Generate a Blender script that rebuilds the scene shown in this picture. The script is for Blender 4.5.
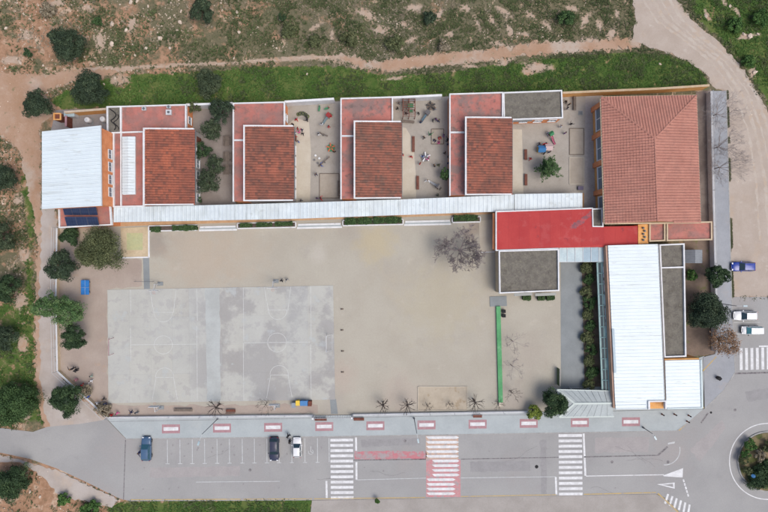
import bpy, bmesh, math, random
import numpy as np
from mathutils import Vector, Matrix
from mathutils.geometry import tessellate_polygon
R = math.radians
random.seed(11); rng = np.random.default_rng(11)
for o in list(bpy.data.objects): bpy.data.objects.remove(o)
scene = bpy.context.scene
C = scene.collection
# ---------------------------------------------------------------- camera, sky, sun, exposure
S = 0.19          # metres per photo pixel on the ground
H = 97.0          # drone height
cam = bpy.data.objects.new('camera', bpy.data.cameras.new('camera'))
C.objects.link(cam); scene.camera = cam
cam.location = (0, 0, H); cam.rotation_euler = (0, 0, 0)
cam.data.sensor_width = 36; cam.data.sensor_fit = 'HORIZONTAL'
cam.data.lens = 36 * H / (768 * S)
cam.data.clip_start = 1; cam.data.clip_end = 8000
world = bpy.data.worlds.new('World'); scene.world = world; world.use_nodes = True
wn = world.node_tree.nodes; wl = world.node_tree.links
sky = wn.new('ShaderNodeTexSky'); sky.sky_type = 'NISHITA'; sky.sun_disc = False
SUN_EL, SUN_AZ = 62, 125            # degrees; azimuth clockwise from +Y (north)
sky.sun_elevation = R(SUN_EL); sky.sun_rotation = R(SUN_AZ)
sky.air_density = 1.0; sky.dust_density = 4.8; sky.ozone_density = 0.6
wl.new(sky.outputs[0], wn['Background'].inputs[0]); wn['Background'].inputs[1].default_value = 0.15
sl = bpy.data.lights.new('sun', 'SUN'); sl.energy = 1.3; sl.angle = R(40); sl.color = (1, .985, .96)
sun = bpy.data.objects.new('sun', sl); C.objects.link(sun)
sd = Vector((math.sin(R(SUN_AZ)) * math.cos(R(SUN_EL)), math.cos(R(SUN_AZ)) * math.cos(R(SUN_EL)), math.sin(R(SUN_EL))))
sun.rotation_euler = sd.to_track_quat('Z', 'Y').to_euler(); sun.location = sd * 150
scene.view_settings.view_transform = 'Standard'; scene.view_settings.look = 'None'
scene.view_settings.exposure = 0.31; scene.view_settings.gamma = 1
scene.render.engine = 'CYCLES'

# ---------------------------------------------------------------- helpers
def W(px, py, z=0.0):
    k = S * (H - z) / H
    return ((px - 384) * k, (256 - py) * k)
def W3(px, py, z=0.0):
    x, y = W(px, py, z); return (x, y, z)
KA = 0.70
def c(r, g, b, k=None):
    f = lambda u: (u / 255 / 12.92 if u / 255 <= .04045 else ((u / 255 + .055) / 1.055) ** 2.4)
    k = KA if k is None else k
    return (f(r) * k, f(g) * k, f(b) * k, 1)

def newmat(name):
    m = bpy.data.materials.new(name); m.use_nodes = True
    return m, m.node_tree.nodes, m.node_tree.links, m.node_tree.nodes['Principled BSDF']
def noise(n, l, src, scale, detail=5, rough=.6, stretch=None):
    t = n.new('ShaderNodeTexNoise'); t.inputs['Scale'].default_value = scale
    t.inputs['Detail'].default_value = detail; t.inputs['Roughness'].default_value = rough
    if stretch:
        mp = n.new('ShaderNodeMapping'); mp.inputs['Scale'].default_value = stretch
        l.new(src, mp.inputs[0]); l.new(mp.outputs[0], t.inputs['Vector'])
    else: l.new(src, t.inputs['Vector'])
    return t.outputs['Fac']
def smooth(n, l, v, a, b):
    m = n.new('ShaderNodeMapRange'); m.interpolation_type = 'SMOOTHSTEP'
    m.inputs['From Min'].default_value = a; m.inputs['From Max'].default_value = b
    l.new(v, m.inputs['Value']); return m.outputs['Result']
def mix(n, l, f, a, b):
    m = n.new('ShaderNodeMix'); m.data_type = 'RGBA'
    if isinstance(f, (int, float)): m.inputs[0].default_value = f
    else: l.new(f, m.inputs[0])
    for s, v in ((6, a), (7, b)):
        if isinstance(v, tuple): m.inputs[s].default_value = v
        else: l.new(v, m.inputs[s])
    return m.outputs[2]
def math_(n, l, op, a, b):
    m = n.new('ShaderNodeMath'); m.operation = op
    for i, v in enumerate((a, b)):
        if isinstance(v, (int, float)): m.inputs[i].default_value = v
        else: l.new(v, m.inputs[i])
    return m.outputs[0]
def attr(n, name):
    a = n.new('ShaderNodeAttribute'); a.attribute_name = name; return a.outputs['Fac']
def M(name, c1, c2=None, scale=.6, rough=.9, bump=0, bscale=6, stains=(), metal=0, rnd=None, spec=None, stretch=None, fine=.12, blobs=()):
    """stains: (colour, scale, lo, hi, stretch, amount)"""
    m, n, l, b = newmat(name)
    pos = n.new('ShaderNodeNewGeometry').outputs['Position']
    col = c1
    if c2: col = mix(n, l, smooth(n, l, noise(n, l, pos, scale, 6, .62, stretch), .32, .68), c1, c2)
    for s in stains:
        f = smooth(n, l, noise(n, l, pos, s[1], 7, .62, s[4] if len(s) > 4 else None), s[2], s[3])
        if len(s) > 5: f = math_(n, l, 'MULTIPLY', f, s[5])
        if len(s) > 6:
            sx = n.new('ShaderNodeSeparateXYZ'); l.new(pos, sx.inputs[0]); f = math_(n, l, 'MULTIPLY', f, smooth(n, l, sx.outputs[0], s[6], s[7]))
        col = mix(n, l, f, col, s[0])
    for bc, bx, by, br, ba in blobs:
        d = n.new('ShaderNodeVectorMath'); d.operation = 'DISTANCE'; l.new(pos, d.inputs[0]); d.inputs[1].default_value = (*W(bx, by), 0)
        f = smooth(n, l, math_(n, l, 'ADD', math_(n, l, 'DIVIDE', d.outputs['Value'], br), math_(n, l, 'MULTIPLY', math_(n, l, 'SUBTRACT', noise(n, l, pos, .45, 5, .6), .5), 1.6)), 1.1, .2)
        col = mix(n, l, math_(n, l, 'MULTIPLY', f, ba), col, bc)
    if rnd:
        f = attr(n, 'rnd')
        col = mix(n, l, math_(n, l, 'MULTIPLY', f, rnd[1]), col, rnd[0])
        if len(rnd) > 2:
            col = mix(n, l, math_(n, l, 'MULTIPLY', smooth(n, l, f, .72, 1.0), rnd[3]), col, rnd[2])
    if fine and c2:
        f = noise(n, l, pos, 3.1, 6, .7)
        hs = n.new('ShaderNodeHueSaturation'); l.new(math_(n, l, 'ADD', math_(n, l, 'MULTIPLY', f, fine * 4), 1 - fine * 2), hs.inputs['Value'])
        if isinstance(col, tuple): hs.inputs['Color'].default_value = col
        else: l.new(col, hs.inputs['Color'])
        col = hs.outputs[0]
    if isinstance(col, tuple): b.inputs['Base Color'].default_value = col
    else: l.new(col, b.inputs['Base Color'])
    b.inputs['Roughness'].default_value = rough; b.inputs['Metallic'].default_value = metal
    if spec is not None: b.inputs['Specular IOR Level'].default_value = spec
    elif rough > .75: b.inputs['Specular IOR Level'].default_value = .15
    if bump:
        bp = n.new('ShaderNodeBump'); bp.inputs['Strength'].default_value = bump; bp.inputs['Distance'].default_value = .05
        l.new(noise(n, l, pos, bscale, 6, .65), bp.inputs['Height']); l.new(bp.outputs[0], b.inputs['Normal'])
    return m

ORG = {}
def tag(o, label=None, cat=None, group=None, kind=None):
    if label: o['label'] = label
    if cat: o['category'] = cat
    if group: o['group'] = group
    if kind: o['kind'] = kind
    return o
def thing(name, label, cat, loc=(0, 0, 0), group=None):
    o = bpy.data.objects.new(name, None); C.objects.link(o); o.empty_display_size = .3
    o.location = loc; ORG[o.name] = Vector(loc)
    return tag(o, label, cat, group)
def link(name, me, parent=None):
    o = bpy.data.objects.new(name, me); C.objects.link(o)
    if parent:
        o.parent = parent; ORG[o.name] = ORG.get(parent.name, Vector((0, 0, 0)))
    return o
class MB:
    def __init__(s): s.v = []; s.f = []; s.m = []; s.rnd = None
    def add(s, vs, fs, mi=0):
        k = len(s.v); s.v.extend(vs)
        for f in fs: s.f.append([i + k for i in f]); s.m.append(mi)
        return s
    def box(s, x, y, z0, sx, sy, sz, rot=0, mi=0, top=1.0):
        ca, sa = math.cos(rot), math.sin(rot); vs = []
        for zz, t in ((z0, 1), (z0 + sz, top)):
            for ax, ay in ((-.5, -.5), (.5, -.5), (.5, .5), (-.5, .5)):
                dx, dy = ax * sx * t, ay * sy * t
                vs.append((x + dx * ca - dy * sa, y + dx * sa + dy * ca, zz))
        return s.add(vs, [(3, 2, 1, 0), (4, 5, 6, 7), (0, 1, 5, 4), (1, 2, 6, 5), (2, 3, 7, 6), (3, 0, 4, 7)], mi)
    def prism(s, poly, z0, z1, top=True, bottom=True, sides=True, mi=0):
        """poly: list of (x,y); z1 number or per-vertex list"""
        n = len(poly); zt = z1 if isinstance(z1, (list, tuple)) else [z1] * n
        area = sum(poly[i][0] * poly[(i + 1) % n][1] - poly[(i + 1) % n][0] * poly[i][1] for i in range(n))
        if area < 0: poly = poly[::-1]; zt = list(zt)[::-1]
        vs = [(p[0], p[1], z0) for p in poly] + [(p[0], p[1], z) for p, z in zip(poly, zt)]
        fs = []
        if sides: fs += [(i, (i + 1) % n, n + (i + 1) % n, n + i) for i in range(n)]
        if top or bottom:
            for t in tessellate_polygon([[Vector((p[0], p[1], 0)) for p in poly]]):
                a, b_, d = (Vector((*poly[i][:2], 0)) for i in t)
                if (b_ - a).cross(d - a).z < 0: t = t[::-1]
                if top: fs.append(tuple(n + i for i in t))
                if bottom: fs.append(tuple(t[::-1]))
        return s.add(vs, fs, mi)
    def cyl(s, p0, p1, r0, r1=None, n=8, caps=True, mi=0):
        r1 = r0 if r1 is None else r1
        p0, p1 = Vector(p0), Vector(p1); d = (p1 - p0)
        if d.length < 1e-6: return s
        d.normalize(); a = d.orthogonal().normalized(); b_ = d.cross(a)
        vs = []
        for p, r in ((p0, r0), (p1, r1)):
            for i in range(n):
                t = 2 * math.pi * i / n; vs.append(tuple(p + a * (r * math.cos(t)) + b_ * (r * math.sin(t))))
        fs = [(i, (i + 1) % n, n + (i + 1) % n, n + i) for i in range(n)]
        if caps: fs += [tuple(range(n - 1, -1, -1)), tuple(range(n, 2 * n))]
        return s.add(vs, fs, mi)
    def beam(s, p0, p1, w, h, mi=0):
        """bar from p0 to p1 (top centre line), width w, hanging h below"""
        p0, p1 = Vector(p0), Vector(p1); d = p1 - p0; pr = Vector((-d.y, d.x, 0)).normalized() * (w / 2)
        vs = []
        for p in (p0, p1):
            for q, z in ((-pr, -h), (pr, -h), (pr, 0), (-pr, 0)):
                vs.append(tuple(p + q + Vector((0, 0, z))))
        return s.add(vs, [(0, 1, 2, 3), (7, 6, 5, 4), (0, 4, 5, 1), (1, 5, 6, 2), (2, 6, 7, 3), (3, 7, 4, 0)], mi)
    def lathe(s, x, y, prof, n=12, mi=0):
        vs = []; fs = []
        for r, z in prof:
            for i in range(n):
                t = 2 * math.pi * i / n; vs.append((x + r * math.cos(t), y + r * math.sin(t), z))
        for k in range(len(prof) - 1):
            for i in range(n):
                j = (i + 1) % n; fs.append((k * n + i, k * n + j, (k + 1) * n + j, (k + 1) * n + i))
        fs.append(tuple(range((len(prof) - 1) * n, len(prof) * n))); fs.append(tuple(range(n - 1, -1, -1)))
        return s.add(vs, fs, mi)
    def build(s, name, mats, parent=None, smooth=False):
        me = bpy.data.meshes.new(name)
        off = ORG.get(parent.name, Vector((0, 0, 0))) if parent else Vector((0, 0, 0))
        me.from_pydata([(v[0] - off.x, v[1] - off.y, v[2] - off.z) for v in s.v], [], s.f)
        for m in (mats if isinstance(mats, (list, tuple)) else [mats]): me.materials.append(m)
        me.polygons.foreach_set('material_index', s.m)
        if smooth: me.polygons.foreach_set('use_smooth', [True] * len(s.f))
        if s.rnd is not None:
            a = me.attributes.new('rnd', 'FLOAT', 'FACE'); a.data.foreach_set('value', s.rnd)
        me.update()
        return link(name, me, parent)
def npmesh(name, verts, faces_n, nper, mat, parent=None, rnd=None):
    """fast mesh from numpy: verts (N,3), faces (F,nper)"""
    me = bpy.data.meshes.new(name); F = len(faces_n)
    me.vertices.add(len(verts)); me.vertices.foreach_set('co', np.asarray(verts, np.float32).ravel())
    me.loops.add(F * nper); me.loops.foreach_set('vertex_index', np.asarray(faces_n, np.int32).ravel())
    me.polygons.add(F); me.polygons.foreach_set('loop_start', np.arange(0, F * nper, nper, dtype=np.int32))
    me.update(calc_edges=True); me.materials.append(mat)
    if rnd is not None:
        a = me.attributes.new('rnd', 'FLOAT', 'FACE'); a.data.foreach_set('value', np.asarray(rnd, np.float32))
    return link(name, me, parent)
def copy_tree(o, parent=None):
    k = o.copy(); C.objects.link(k); k.parent = parent
    for ch in list(o.children): copy_tree(ch, k)
    return k
def inside(poly, X, Y):
    r = np.zeros(np.shape(X), bool); n = len(poly)
    for i in range(n):
        x0, y0 = poly[i]; x1, y1 = poly[(i + 1) % n]
        if y0 == y1: continue
        t = (y0 > Y) != (y1 > Y)
        r ^= t & (X < (x1 - x0) * (Y - y0) / (y1 - y0) + x0)
    return r
def dist(poly, X, Y, closed=True):
    d = np.full(np.shape(X), 1e9); n = len(poly)
    for i in range(n if closed else n - 1):
        x0, y0 = poly[i]; x1, y1 = poly[(i + 1) % n]
        dx, dy = x1 - x0, y1 - y0; L = dx * dx + dy * dy + 1e-9
        t = np.clip(((X - x0) * dx + (Y - y0) * dy) / L, 0, 1)
        d = np.minimum(d, np.hypot(X - x0 - t * dx, Y - y0 - t * dy))
    return d
def soft(poly, X, Y, w):
    d = dist(poly, X, Y); d = np.where(inside(poly, X, Y), d, -d)
    return np.clip(.5 + d / w, 0, 1)
def ragged(poly, amp, step=4.0, seed=0):
    r = random.Random(seed); out = []
    n = len(poly)
    for i in range(n):
        x0, y0 = poly[i]; x1, y1 = poly[(i + 1) % n]; L = math.hypot(x1 - x0, y1 - y0); k = max(1, int(L / step))
        for j in range(k):
            t = j / k; q = r.gauss(0, amp) if j else r.gauss(0, amp * .4)
            out.append((x0 + (x1 - x0) * t - (y1 - y0) / L * q, y0 + (y1 - y0) * t + (x1 - x0) / L * q))
    return out
def sheet(name, poly_px, z, mat, thick=.0, kind='structure', parent=None):
    mb = MB(); P = [W(*p) for p in poly_px]
    if thick: mb.prism(P, z - thick, z, bottom=False)
    else: mb.prism(P, z, z, bottom=False, sides=False)
    o = mb.build(name, mat, parent)
    if kind and not parent: o['kind'] = kind
    return o

# ---------------------------------------------------------------- materials
m_sand = M('sand_yard', c(186, 181, 168), c(179, 173, 160), .12, .95, .25, 9, [(c(188, 178, 160), .07, .55, .72, None, .55), (c(166, 161, 154), .5, .60, .78, None, .4), (c(171, 166, 158), .16, .57, .66, None, .4), (c(198, 190, 178), .3, .6, .72, None, .5), (c(160, 154, 144), 2.6, .62, .74, None, .35)], fine=.06, blobs=[(c(194, 178, 140), 375, 243, 5, .5), (c(150, 140, 132), 157, 244, 3.4, .6), (c(188, 172, 154), 200, 256, 9, .5), (c(188, 174, 156), 240, 250, 8, .4), (c(152, 138, 126), 472, 228, 2.6, .7), (c(186, 170, 158), 342, 375, 4, .5), (c(186, 172, 160), 402, 396, 6, .5), (c(188, 178, 150), 440, 300, 10, .35), (c(172, 166, 158), 333, 404, 3, .5), (c(166, 156, 148), 512, 398, 4, .5), (c(172, 162, 152), 528, 355, 5, .4), (c(196, 190, 180), 318, 253, 2.2, .6), (c(168, 160, 150), 350, 230, 3, .4)])
m_sand2 = M('sand_court', c(179, 173, 164), c(168, 162, 153), .35, .95, .25, 9, [(c(150, 138, 126), .7, .58, .75, None, .5)], fine=.07)
m_pinksand = M('pinkish_sand', c(180, 167, 156), c(169, 155, 145), .25, .95, .25, 9, [(c(190, 160, 134), .3, .56, .72, None, .6)], fine=.06)
m_cream = M('cream_paving', c(207, 199, 184), c(197, 187, 170), .3, .9, .15, 9, fine=.05)
m_asph = M('old_asphalt', c(170, 170, 169), c(159, 159, 159), .1, .93, .2, 22, [(c(176, 170, 167), .05, .52, .68, None, .6), (c(142, 139, 143), .4, .6, .8, None, .35), (c(150, 145, 148), .22, .62, .74, (1, .15, 1), .5)], fine=.06)
m_tar = M('tar_seam', c(104, 101, 103), c(150, 146, 148), 2.4, .85, .2, 20)
m_pave = M('pavement_tiles', c(182, 190, 192), c(172, 180, 182), .22, .9, .15, 8, [(c(184, 188, 186), .15, .55, .7, None, .5), (c(146, 156, 160), .7, .62, .8, None, .4)], fine=.05)
m_kerb = M('kerb_stone', c(178, 178, 176), c(160, 160, 158), 1.2, .9)
m_pale_lot = M('pale_lot', c(176, 171, 166), c(163, 158, 153), .25, .95, .3, 12, [(c(150, 142, 136), .9, .6, .75, None, .5)], fine=.08)
m_court = M('court_concrete', c(195, 195, 188), c(187, 187, 180), .2, .88, .1, 10, [(c(162, 160, 158), .12, .465, .56, None, .8, -40, -33), (c(188, 194, 195), .4, .58, .66, None, .6), (c(172, 171, 169), .5, .52, .6, None, .5), (c(150, 150, 152), .9, .64, .76, None, .45)], rnd=(c(184, 189, 190), .3), fine=.04)
m_conc = M('concrete_path', c(148, 154, 156), c(138, 144, 146), .35, .9, .15, 8, fine=.05)
m_paint = M('worn_white_paint', c(236, 238, 240), c(214, 215, 217), 1.1, .8, 0, 6, [(c(180, 176, 177), 2.2, .62, .74, None, .7)])
m_paintthin = M('faded_white_paint', c(208, 211, 212), c(192, 195, 196), .8, .85, 0, 6, [(c(184, 188, 190), 1.6, .5, .64, None, .8)])
m_courtline = M('court_line_paint', c(216, 218, 217), c(202, 204, 202), .8, .85, 0, 6, [(c(188, 192, 192), 1.2, .54, .64, None, .8)])
m_yellow = M('faded_yellow_paint', c(206, 178, 112), c(186, 168, 128), .8, .85, stains=[(c(166, 160, 158), .9, .52, .66, None, .9)])
m_redpaint = M('worn_red_paint', c(202, 142, 146), c(198, 156, 157), 1.2, .85, stains=[(c(172, 164, 165), 1.1, .5, .62, None, .85)])
m_redworn = M('very_worn_red_paint', c(200, 126, 134), c(190, 140, 144), 1.5, .85, stains=[(c(170, 163, 164), .8, .44, .58, None, .95)])
m_redpad = M('red_pad', c(182, 146, 150), c(174, 136, 142), 1.4, .85, stains=[(c(172, 168, 170), 1.6, .56, .7, None, .7)])
m_ochre = M('ochre_paint', c(206, 180, 162), c(196, 170, 154), 1.3, .85, stains=[(c(176, 166, 164), 1.1, .5, .62, None, .8)])
m_white = M('white_render', c(238, 240, 242), c(224, 226, 228), .8, .85, .1, 8, [(c(176, 172, 168), .9, .58, .74, None, .6), (c(150, 146, 142), 2.5, .62, .74, None, .5)], fine=.05)
m_whiteroof = M('white_sheet_metal', c(228, 241, 246), c(221, 234, 240), .35, .45, 0, 6, [(c(206, 216, 218), .5, .54, .70, (.15, 1.6, 1), .8), (c(186, 190, 186), 1.4, .58, .70, (.25, 1.4, 1), .6)], rnd=(c(218, 230, 235), .5), fine=.03)
m_corr = M('corridor_sheet', c(224, 236, 240), c(208, 220, 226), .5, .5, 0, 6, [(c(168, 178, 178), 1.1, .55, .72, (1.2, .18, 1), .75), (c(196, 206, 206), .3, .5, .66, None, .5), (c(170, 176, 172), .8, .6, .7, None, .5)], rnd=(c(204, 214, 218), .5), fine=.05)
m_orange = M('orange_brick', c(226, 154, 110, .85), c(210, 136, 94, .85), .9, .9, .2, 12, fine=.07)
m_ochrewall = M('ochre_wall', c(222, 172, 112, .85), c(212, 154, 96, .85), .5, .9, .15, 10)
m_creamwall = M('cream_wall', c(214, 196, 168), c(200, 182, 156), .6, .9, .1, 8)
m_greywall = M('grey_render', c(196, 194, 192), c(180, 178, 178), .7, .9, .1, 8)
m_pinkwall = M('pink_wall', c(200, 168, 148), c(186, 152, 132), .6, .9, .1, 8)
def redroof(i, dirt):
    return M('red_roof_%d' % i, c(196, 130, 120), c(180, 116, 106), .45, .85, .1, 10, [(c(140, 122, 118), .3, .42, .60, None, dirt), (c(196, 140, 120), .5, .55, .7, None, .5), (c(104, 97, 94), 1.0, .52, .68, None, dirt * .8)], fine=.08)
m_red1, m_red2, m_red3 = redroof(1, .5), redroof(2, .6), redroof(3, .9)
m_redflat = M('scarlet_membrane', c(194, 78, 76), c(182, 68, 68), .2, .8, .05, 8, [(c(198, 98, 98), .35, .54, .7, None, .6), (c(160, 72, 76), .9, .56, .7, None, .5), (c(120, 66, 78), .42, .64, .72, None, .8)], fine=.04)
def tilemat(name, a, b, d, dirt, dk, r1=.7, r2=.75):
    return M(name, a, b, .35, .9, 0, 6, [(d, .55, .48, .66, None, dirt), (dk, 2.2, .56, .72, None, dirt * .8), (dk, 1.3, .6, .68, (.35, 2.2, 1), dirt)], rnd=(b, r1, dk, r2), fine=.16)
m_tile1 = tilemat('old_tiles_rust', c(196, 118, 92), c(150, 96, 82), c(130, 92, 82), .6, c(112, 84, 76), .6, .6)
m_tile2 = tilemat('old_tiles_brown', c(182, 114, 94), c(138, 94, 82), c(124, 96, 86), .6, c(98, 80, 76), .6, .6)
m_tile2b = tilemat('old_tiles_lichen', c(176, 114, 96), c(136, 96, 84), c(124, 104, 94), .75, c(102, 90, 84), .6, .6)
m_tile3 = tilemat('new_tiles_salmon', c(196, 142, 127), c(184, 131, 117), c(172, 128, 116), .5, c(132, 98, 90), .25, .1)
m_gravel = M('roof_gravel', c(128, 124, 115), c(112, 108, 101), .9, .95, .6, 18, [(c(92, 88, 80), .5, .52, .7, None, .6), (c(142, 138, 122), 2.5, .54, .66, None, .6), (c(84, 82, 76), 3.4, .58, .68, None, .6)], fine=.2)
m_glass = M('dark_window_glass', c(126, 140, 152), rough=.08, spec=.6)
m_frame = M('white_window_frame', c(232, 234, 236), rough=.5)
m_teal = M('teal_metal', c(140, 176, 176), c(122, 160, 162), .9, .5)
m_tealglass = M('teal_dark_glass', c(52, 72, 78), rough=.15, spec=.6)
m_bluecan = M('blue_polycarbonate', c(178, 200, 206), c(160, 184, 194), .6, .35)
m_bluecan2 = M('blue_polycarbonate_dark', c(142, 172, 190), c(130, 160, 178), .8, .35)
m_greycan = M('grey_blue_sheet', c(174, 184, 186), c(162, 172, 174), .5, .55)
m_greymetal = M('grey_metal', c(120, 124, 128), c(104, 108, 112), 1.0, .5, metal=.2)
m_palemetal = M('pale_metal', c(206, 210, 214), rough=.5)
m_wood = M('brown_wood', c(132, 84, 70), c(112, 70, 60), 2, .85)
m_wood2 = M('grey_wood', c(136, 124, 114), c(116, 106, 98), 2, .9)
m_solar = M('solar_cell', c(42, 56, 88), c(34, 46, 76), 1.5, .18, spec=.6)
m_black = M('black_rubber', c(48, 48, 50), rough=.85)
m_green = M('green_paint', c(106, 176, 122), c(92, 160, 108), .5, .8, stains=[(c(140, 190, 150), 1.2, .54, .68, None, .7), (c(90, 140, 100), 2.4, .56, .7, None, .6), (c(150, 146, 128), 1.7, .64, .74, None, .6)])
m_bark = M('bark', c(110, 98, 90), c(90, 80, 74), 3, .95, .4, 14)
m_twig = M('bare_twigs', c(158, 148, 148), c(138, 128, 130), 2, .95)
m_twigpale = M('pale_twigs', c(176, 167, 163), c(154, 146, 144), 2, .95)
m_twigdk = M('dark_branches', c(88, 80, 76), c(72, 66, 64), 2, .95)
m_pink = M('pink_play_paint', c(214, 120, 150), rough=.6)
PLAY = {k: M('play_' + k, c(*v), rough=.5) for k, v in dict(red=(176, 66, 66), blue=(62, 128, 186), green=(62, 136, 92), yellow=(236, 200, 60), orange=(214, 110, 64), white=(232, 234, 236), grey=(120, 118, 118)).items()}
m_bluetable = M('blue_table_paint', c(44, 128, 206), c(38, 116, 190), 1.2, .5)
def leafmat(name, a, b, hi, tr=.25):
    m, n, l, bs = newmat(name)
    f = attr(n, 'rnd')
    col = mix(n, l, smooth(n, l, f, .0, .75), a, b); col = mix(n, l, smooth(n, l, f, .7, 1.0), col, hi)
    l.new(col, bs.inputs['Base Color']); bs.inputs['Roughness'].default_value = .75
    bs.inputs['Specular IOR Level'].default_value = .2
    return m
L_oak = leafmat('leaf_dark_oak', c(48, 62, 49), c(68, 86, 65), c(112, 126, 97))
L_olive = leafmat('leaf_olive', c(74, 84, 58), c(106, 114, 78), c(136, 142, 104))
L_olive2 = leafmat('leaf_grey_olive', c(56, 70, 52), c(80, 94, 70), c(112, 122, 94))
L_bright = leafmat('leaf_bright', c(58, 92, 50), c(88, 124, 64), c(124, 152, 86))
L_pale = leafmat('leaf_pale', c(70, 104, 62), c(104, 134, 84), c(140, 164, 110))
L_deep = leafmat('leaf_deep', c(48, 68, 48), c(68, 92, 60), c(106, 128, 86))
L_hedge = leafmat('leaf_hedge', c(56, 80, 50), c(76, 104, 62), c(104, 132, 82))
L_yellow = leafmat('leaf_yellowgreen', c(110, 130, 56), c(144, 160, 72), c(180, 186, 96))
L_brown = leafmat('leaf_dry_brown', c(138, 108, 84), c(166, 134, 106), c(184, 156, 128))
L_grass = leafmat('grass_blades', c(64, 94, 46), c(88, 120, 58), c(134, 150, 88))
L_weed = leafmat('weed_leaves', c(76, 86, 58), c(104, 110, 76), c(148, 148, 116))
L_scrub = leafmat('scrub_leaves', c(66, 78, 50), c(86, 98, 62), c(120, 130, 90))
L_dry = leafmat('dry_weed', c(128, 118, 98), c(156, 146, 126), c(176, 168, 150))
m_rock = M('pale_limestone', c(222, 206, 190), c(200, 182, 164), 1.5, .9, .3, 6)

# ---------------------------------------------------------------- ground
TRACK_N = [(-60, 66), (10, 74), (50, 74), (80, 68), (110, 66), (170, 62), (230, 60), (300, 54), (340, 53), (372, 62), (420, 55), (480, 50), (530, 43), (575, 41), (640, 38), (640, 48), (575, 52), (520, 56), (480, 62), (430, 67), (390, 72), (340, 61), (300, 61), (220, 66), (150, 69), (110, 74), (74, 82), (42, 92), (56, 108), (52, 116), (40, 124), (41, 210), (56, 212), (57, 372), (107, 419), (100, 428), (46, 430), (40, 412), (36, 372), (35, 300), (38, 250), (34, 215), (26, 180), (20, 150), (5, 138), (-60, 130)]
ROAD_E = [(628, -80), (668, -80), (672, -5), (690, 18), (720, 43), (746, 74), (764, 104), (790, 160), (860, 190), (860, 297), (731, 297), (729, 200), (726, 92), (712, 86), (706, 74), (690, 62), (664, 51), (632, 42), (636, 22), (632, -5)]
GRASS_N = [(46, 100), (62, 90), (90, 80), (130, 74), (200, 70), (290, 64), (340, 64), (390, 74), (450, 70), (500, 64), (560, 57), (630, 52), (670, 56), (700, 66), (708, 82), (709, 89), (560, 94), (450, 98), (340, 101), (230, 107), (110, 108), (60, 112)]
FIELD_NE = [(674, -80), (900, -80), (900, 180), (792, 160), (768, 104), (748, 72), (722, 42), (694, 18)]
VERGE_W = [(34, 150), (42, 180), (44, 215), (34, 250), (40, 300), (38, 370), (46, 424), (-80, 432), (-80, 300), (20, 300), (24, 240), (16, 180)]
VERGE_S = [(128, 501), (312, 499), (314, 540), (100, 540), (108, 505)]
SHOULDER_S = [(-60, 452), (0, 455), (58, 471), (119, 500), (112, 508), (60, 496), (44, 478), (20, 462), (-60, 464)]
fx = np.arange(-92, 92.01, .6); fy = np.arange(-66, 66.01, .6)
gx = np.concatenate([[-3000, -1200, -500, -250, -140, -108], fx, [108, 140, 250, 500, 1200, 3000]])
gy = np.concatenate([[-3000, -1200, -500, -250, -120, -80], fy, [80, 120, 250, 500, 1200, 3000]])
GX, GY = np.meshgrid(gx, gy)
PX = GX / S + 384; PY = 256 - GY / S
def vnoise(X, Y, sc, seed):
    r = np.random.default_rng(seed); T = r.random((64, 64))
    x = X / sc; y = Y / sc; xi = np.floor(x).astype(int); yi = np.floor(y).astype(int)
    fx_ = x - xi; fy_ = y - yi; fx_ = fx_ * fx_ * (3 - 2 * fx_); fy_ = fy_ * fy_ * (3 - 2 * fy_)
    g = lambda a, b_: T[a % 64, b_ % 64]
    return (g(xi, yi) * (1 - fx_) + g(xi + 1, yi) * fx_) * (1 - fy_) + (g(xi, yi + 1) * (1 - fx_) + g(xi + 1, yi + 1) * fx_) * fy_
PATCH = [(478, 24, 11, 2.6, 66), (492, 20, 9, 2.4, 60), (466, 8, 7, 4, 10), (412, 40, 9, 3, -35), (404, 24, 8, 4, 20), (505, 12, 12, 3, 30), (530, 14, 10, 3, 40), (548, 26, 8, 3, 50), (572, 8, 9, 3, 20), (600, 26, 7, 3, 70), (618, 14, 8, 2.5, 80), (525, 34, 8, 2.5, 20), (450, 34, 6, 3, -20), (332, 36, 9, 2.4, 80), (316, 26, 7, 2.4, -30), (26, 35, 7, 6, 0), (12, 60, 12, 4, 0), (56, 3, 12, 4, 0), (86, 8, 9, 4, 0), (132, 24, 5, 10, 10), (100, 40, 6, 12, 0), (708, 16, 10, 2.4, 62), (738, 12, 9, 2.2, 60), (748, 36, 12, 3, -8), (753, 72, 5, 5, 0), (725, 2, 7, 2, 50), (20, 300, 7, 10, 0), (22, 345, 6, 9, 0), (24, 255, 6, 8, 0), (25, 415, 5, 7, 0), (18, 200, 6, 6, 0), (537, 67, 15, 6, 0), (528, 72, 6, 4, 0), (505, 62, 10, 3, -20), (470, 66, 10, 2.5, 0), (395, 78, 14, 2, -5), (360, 66, 10, 3, 10), (120, 80, 10, 5, 0), (440, 58, 9, 3, -50), (420, 62, 8, 2.5, -40), (556, 44, 12, 3, 0), (500, 44, 10, 3, 10), (590, 40, 12, 3, 0), (612, 34, 5, 10, 20), (585, 20, 4, 9, 30), (510, 30, 3.4, 10, -30), (380, 30, 10, 5, 0), (366, 14, 12, 5, 20), (415, 8, 12, 4, 0), (440, 14, 4, 9, 30), (345, 60, 14, 4, 5)]
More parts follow.
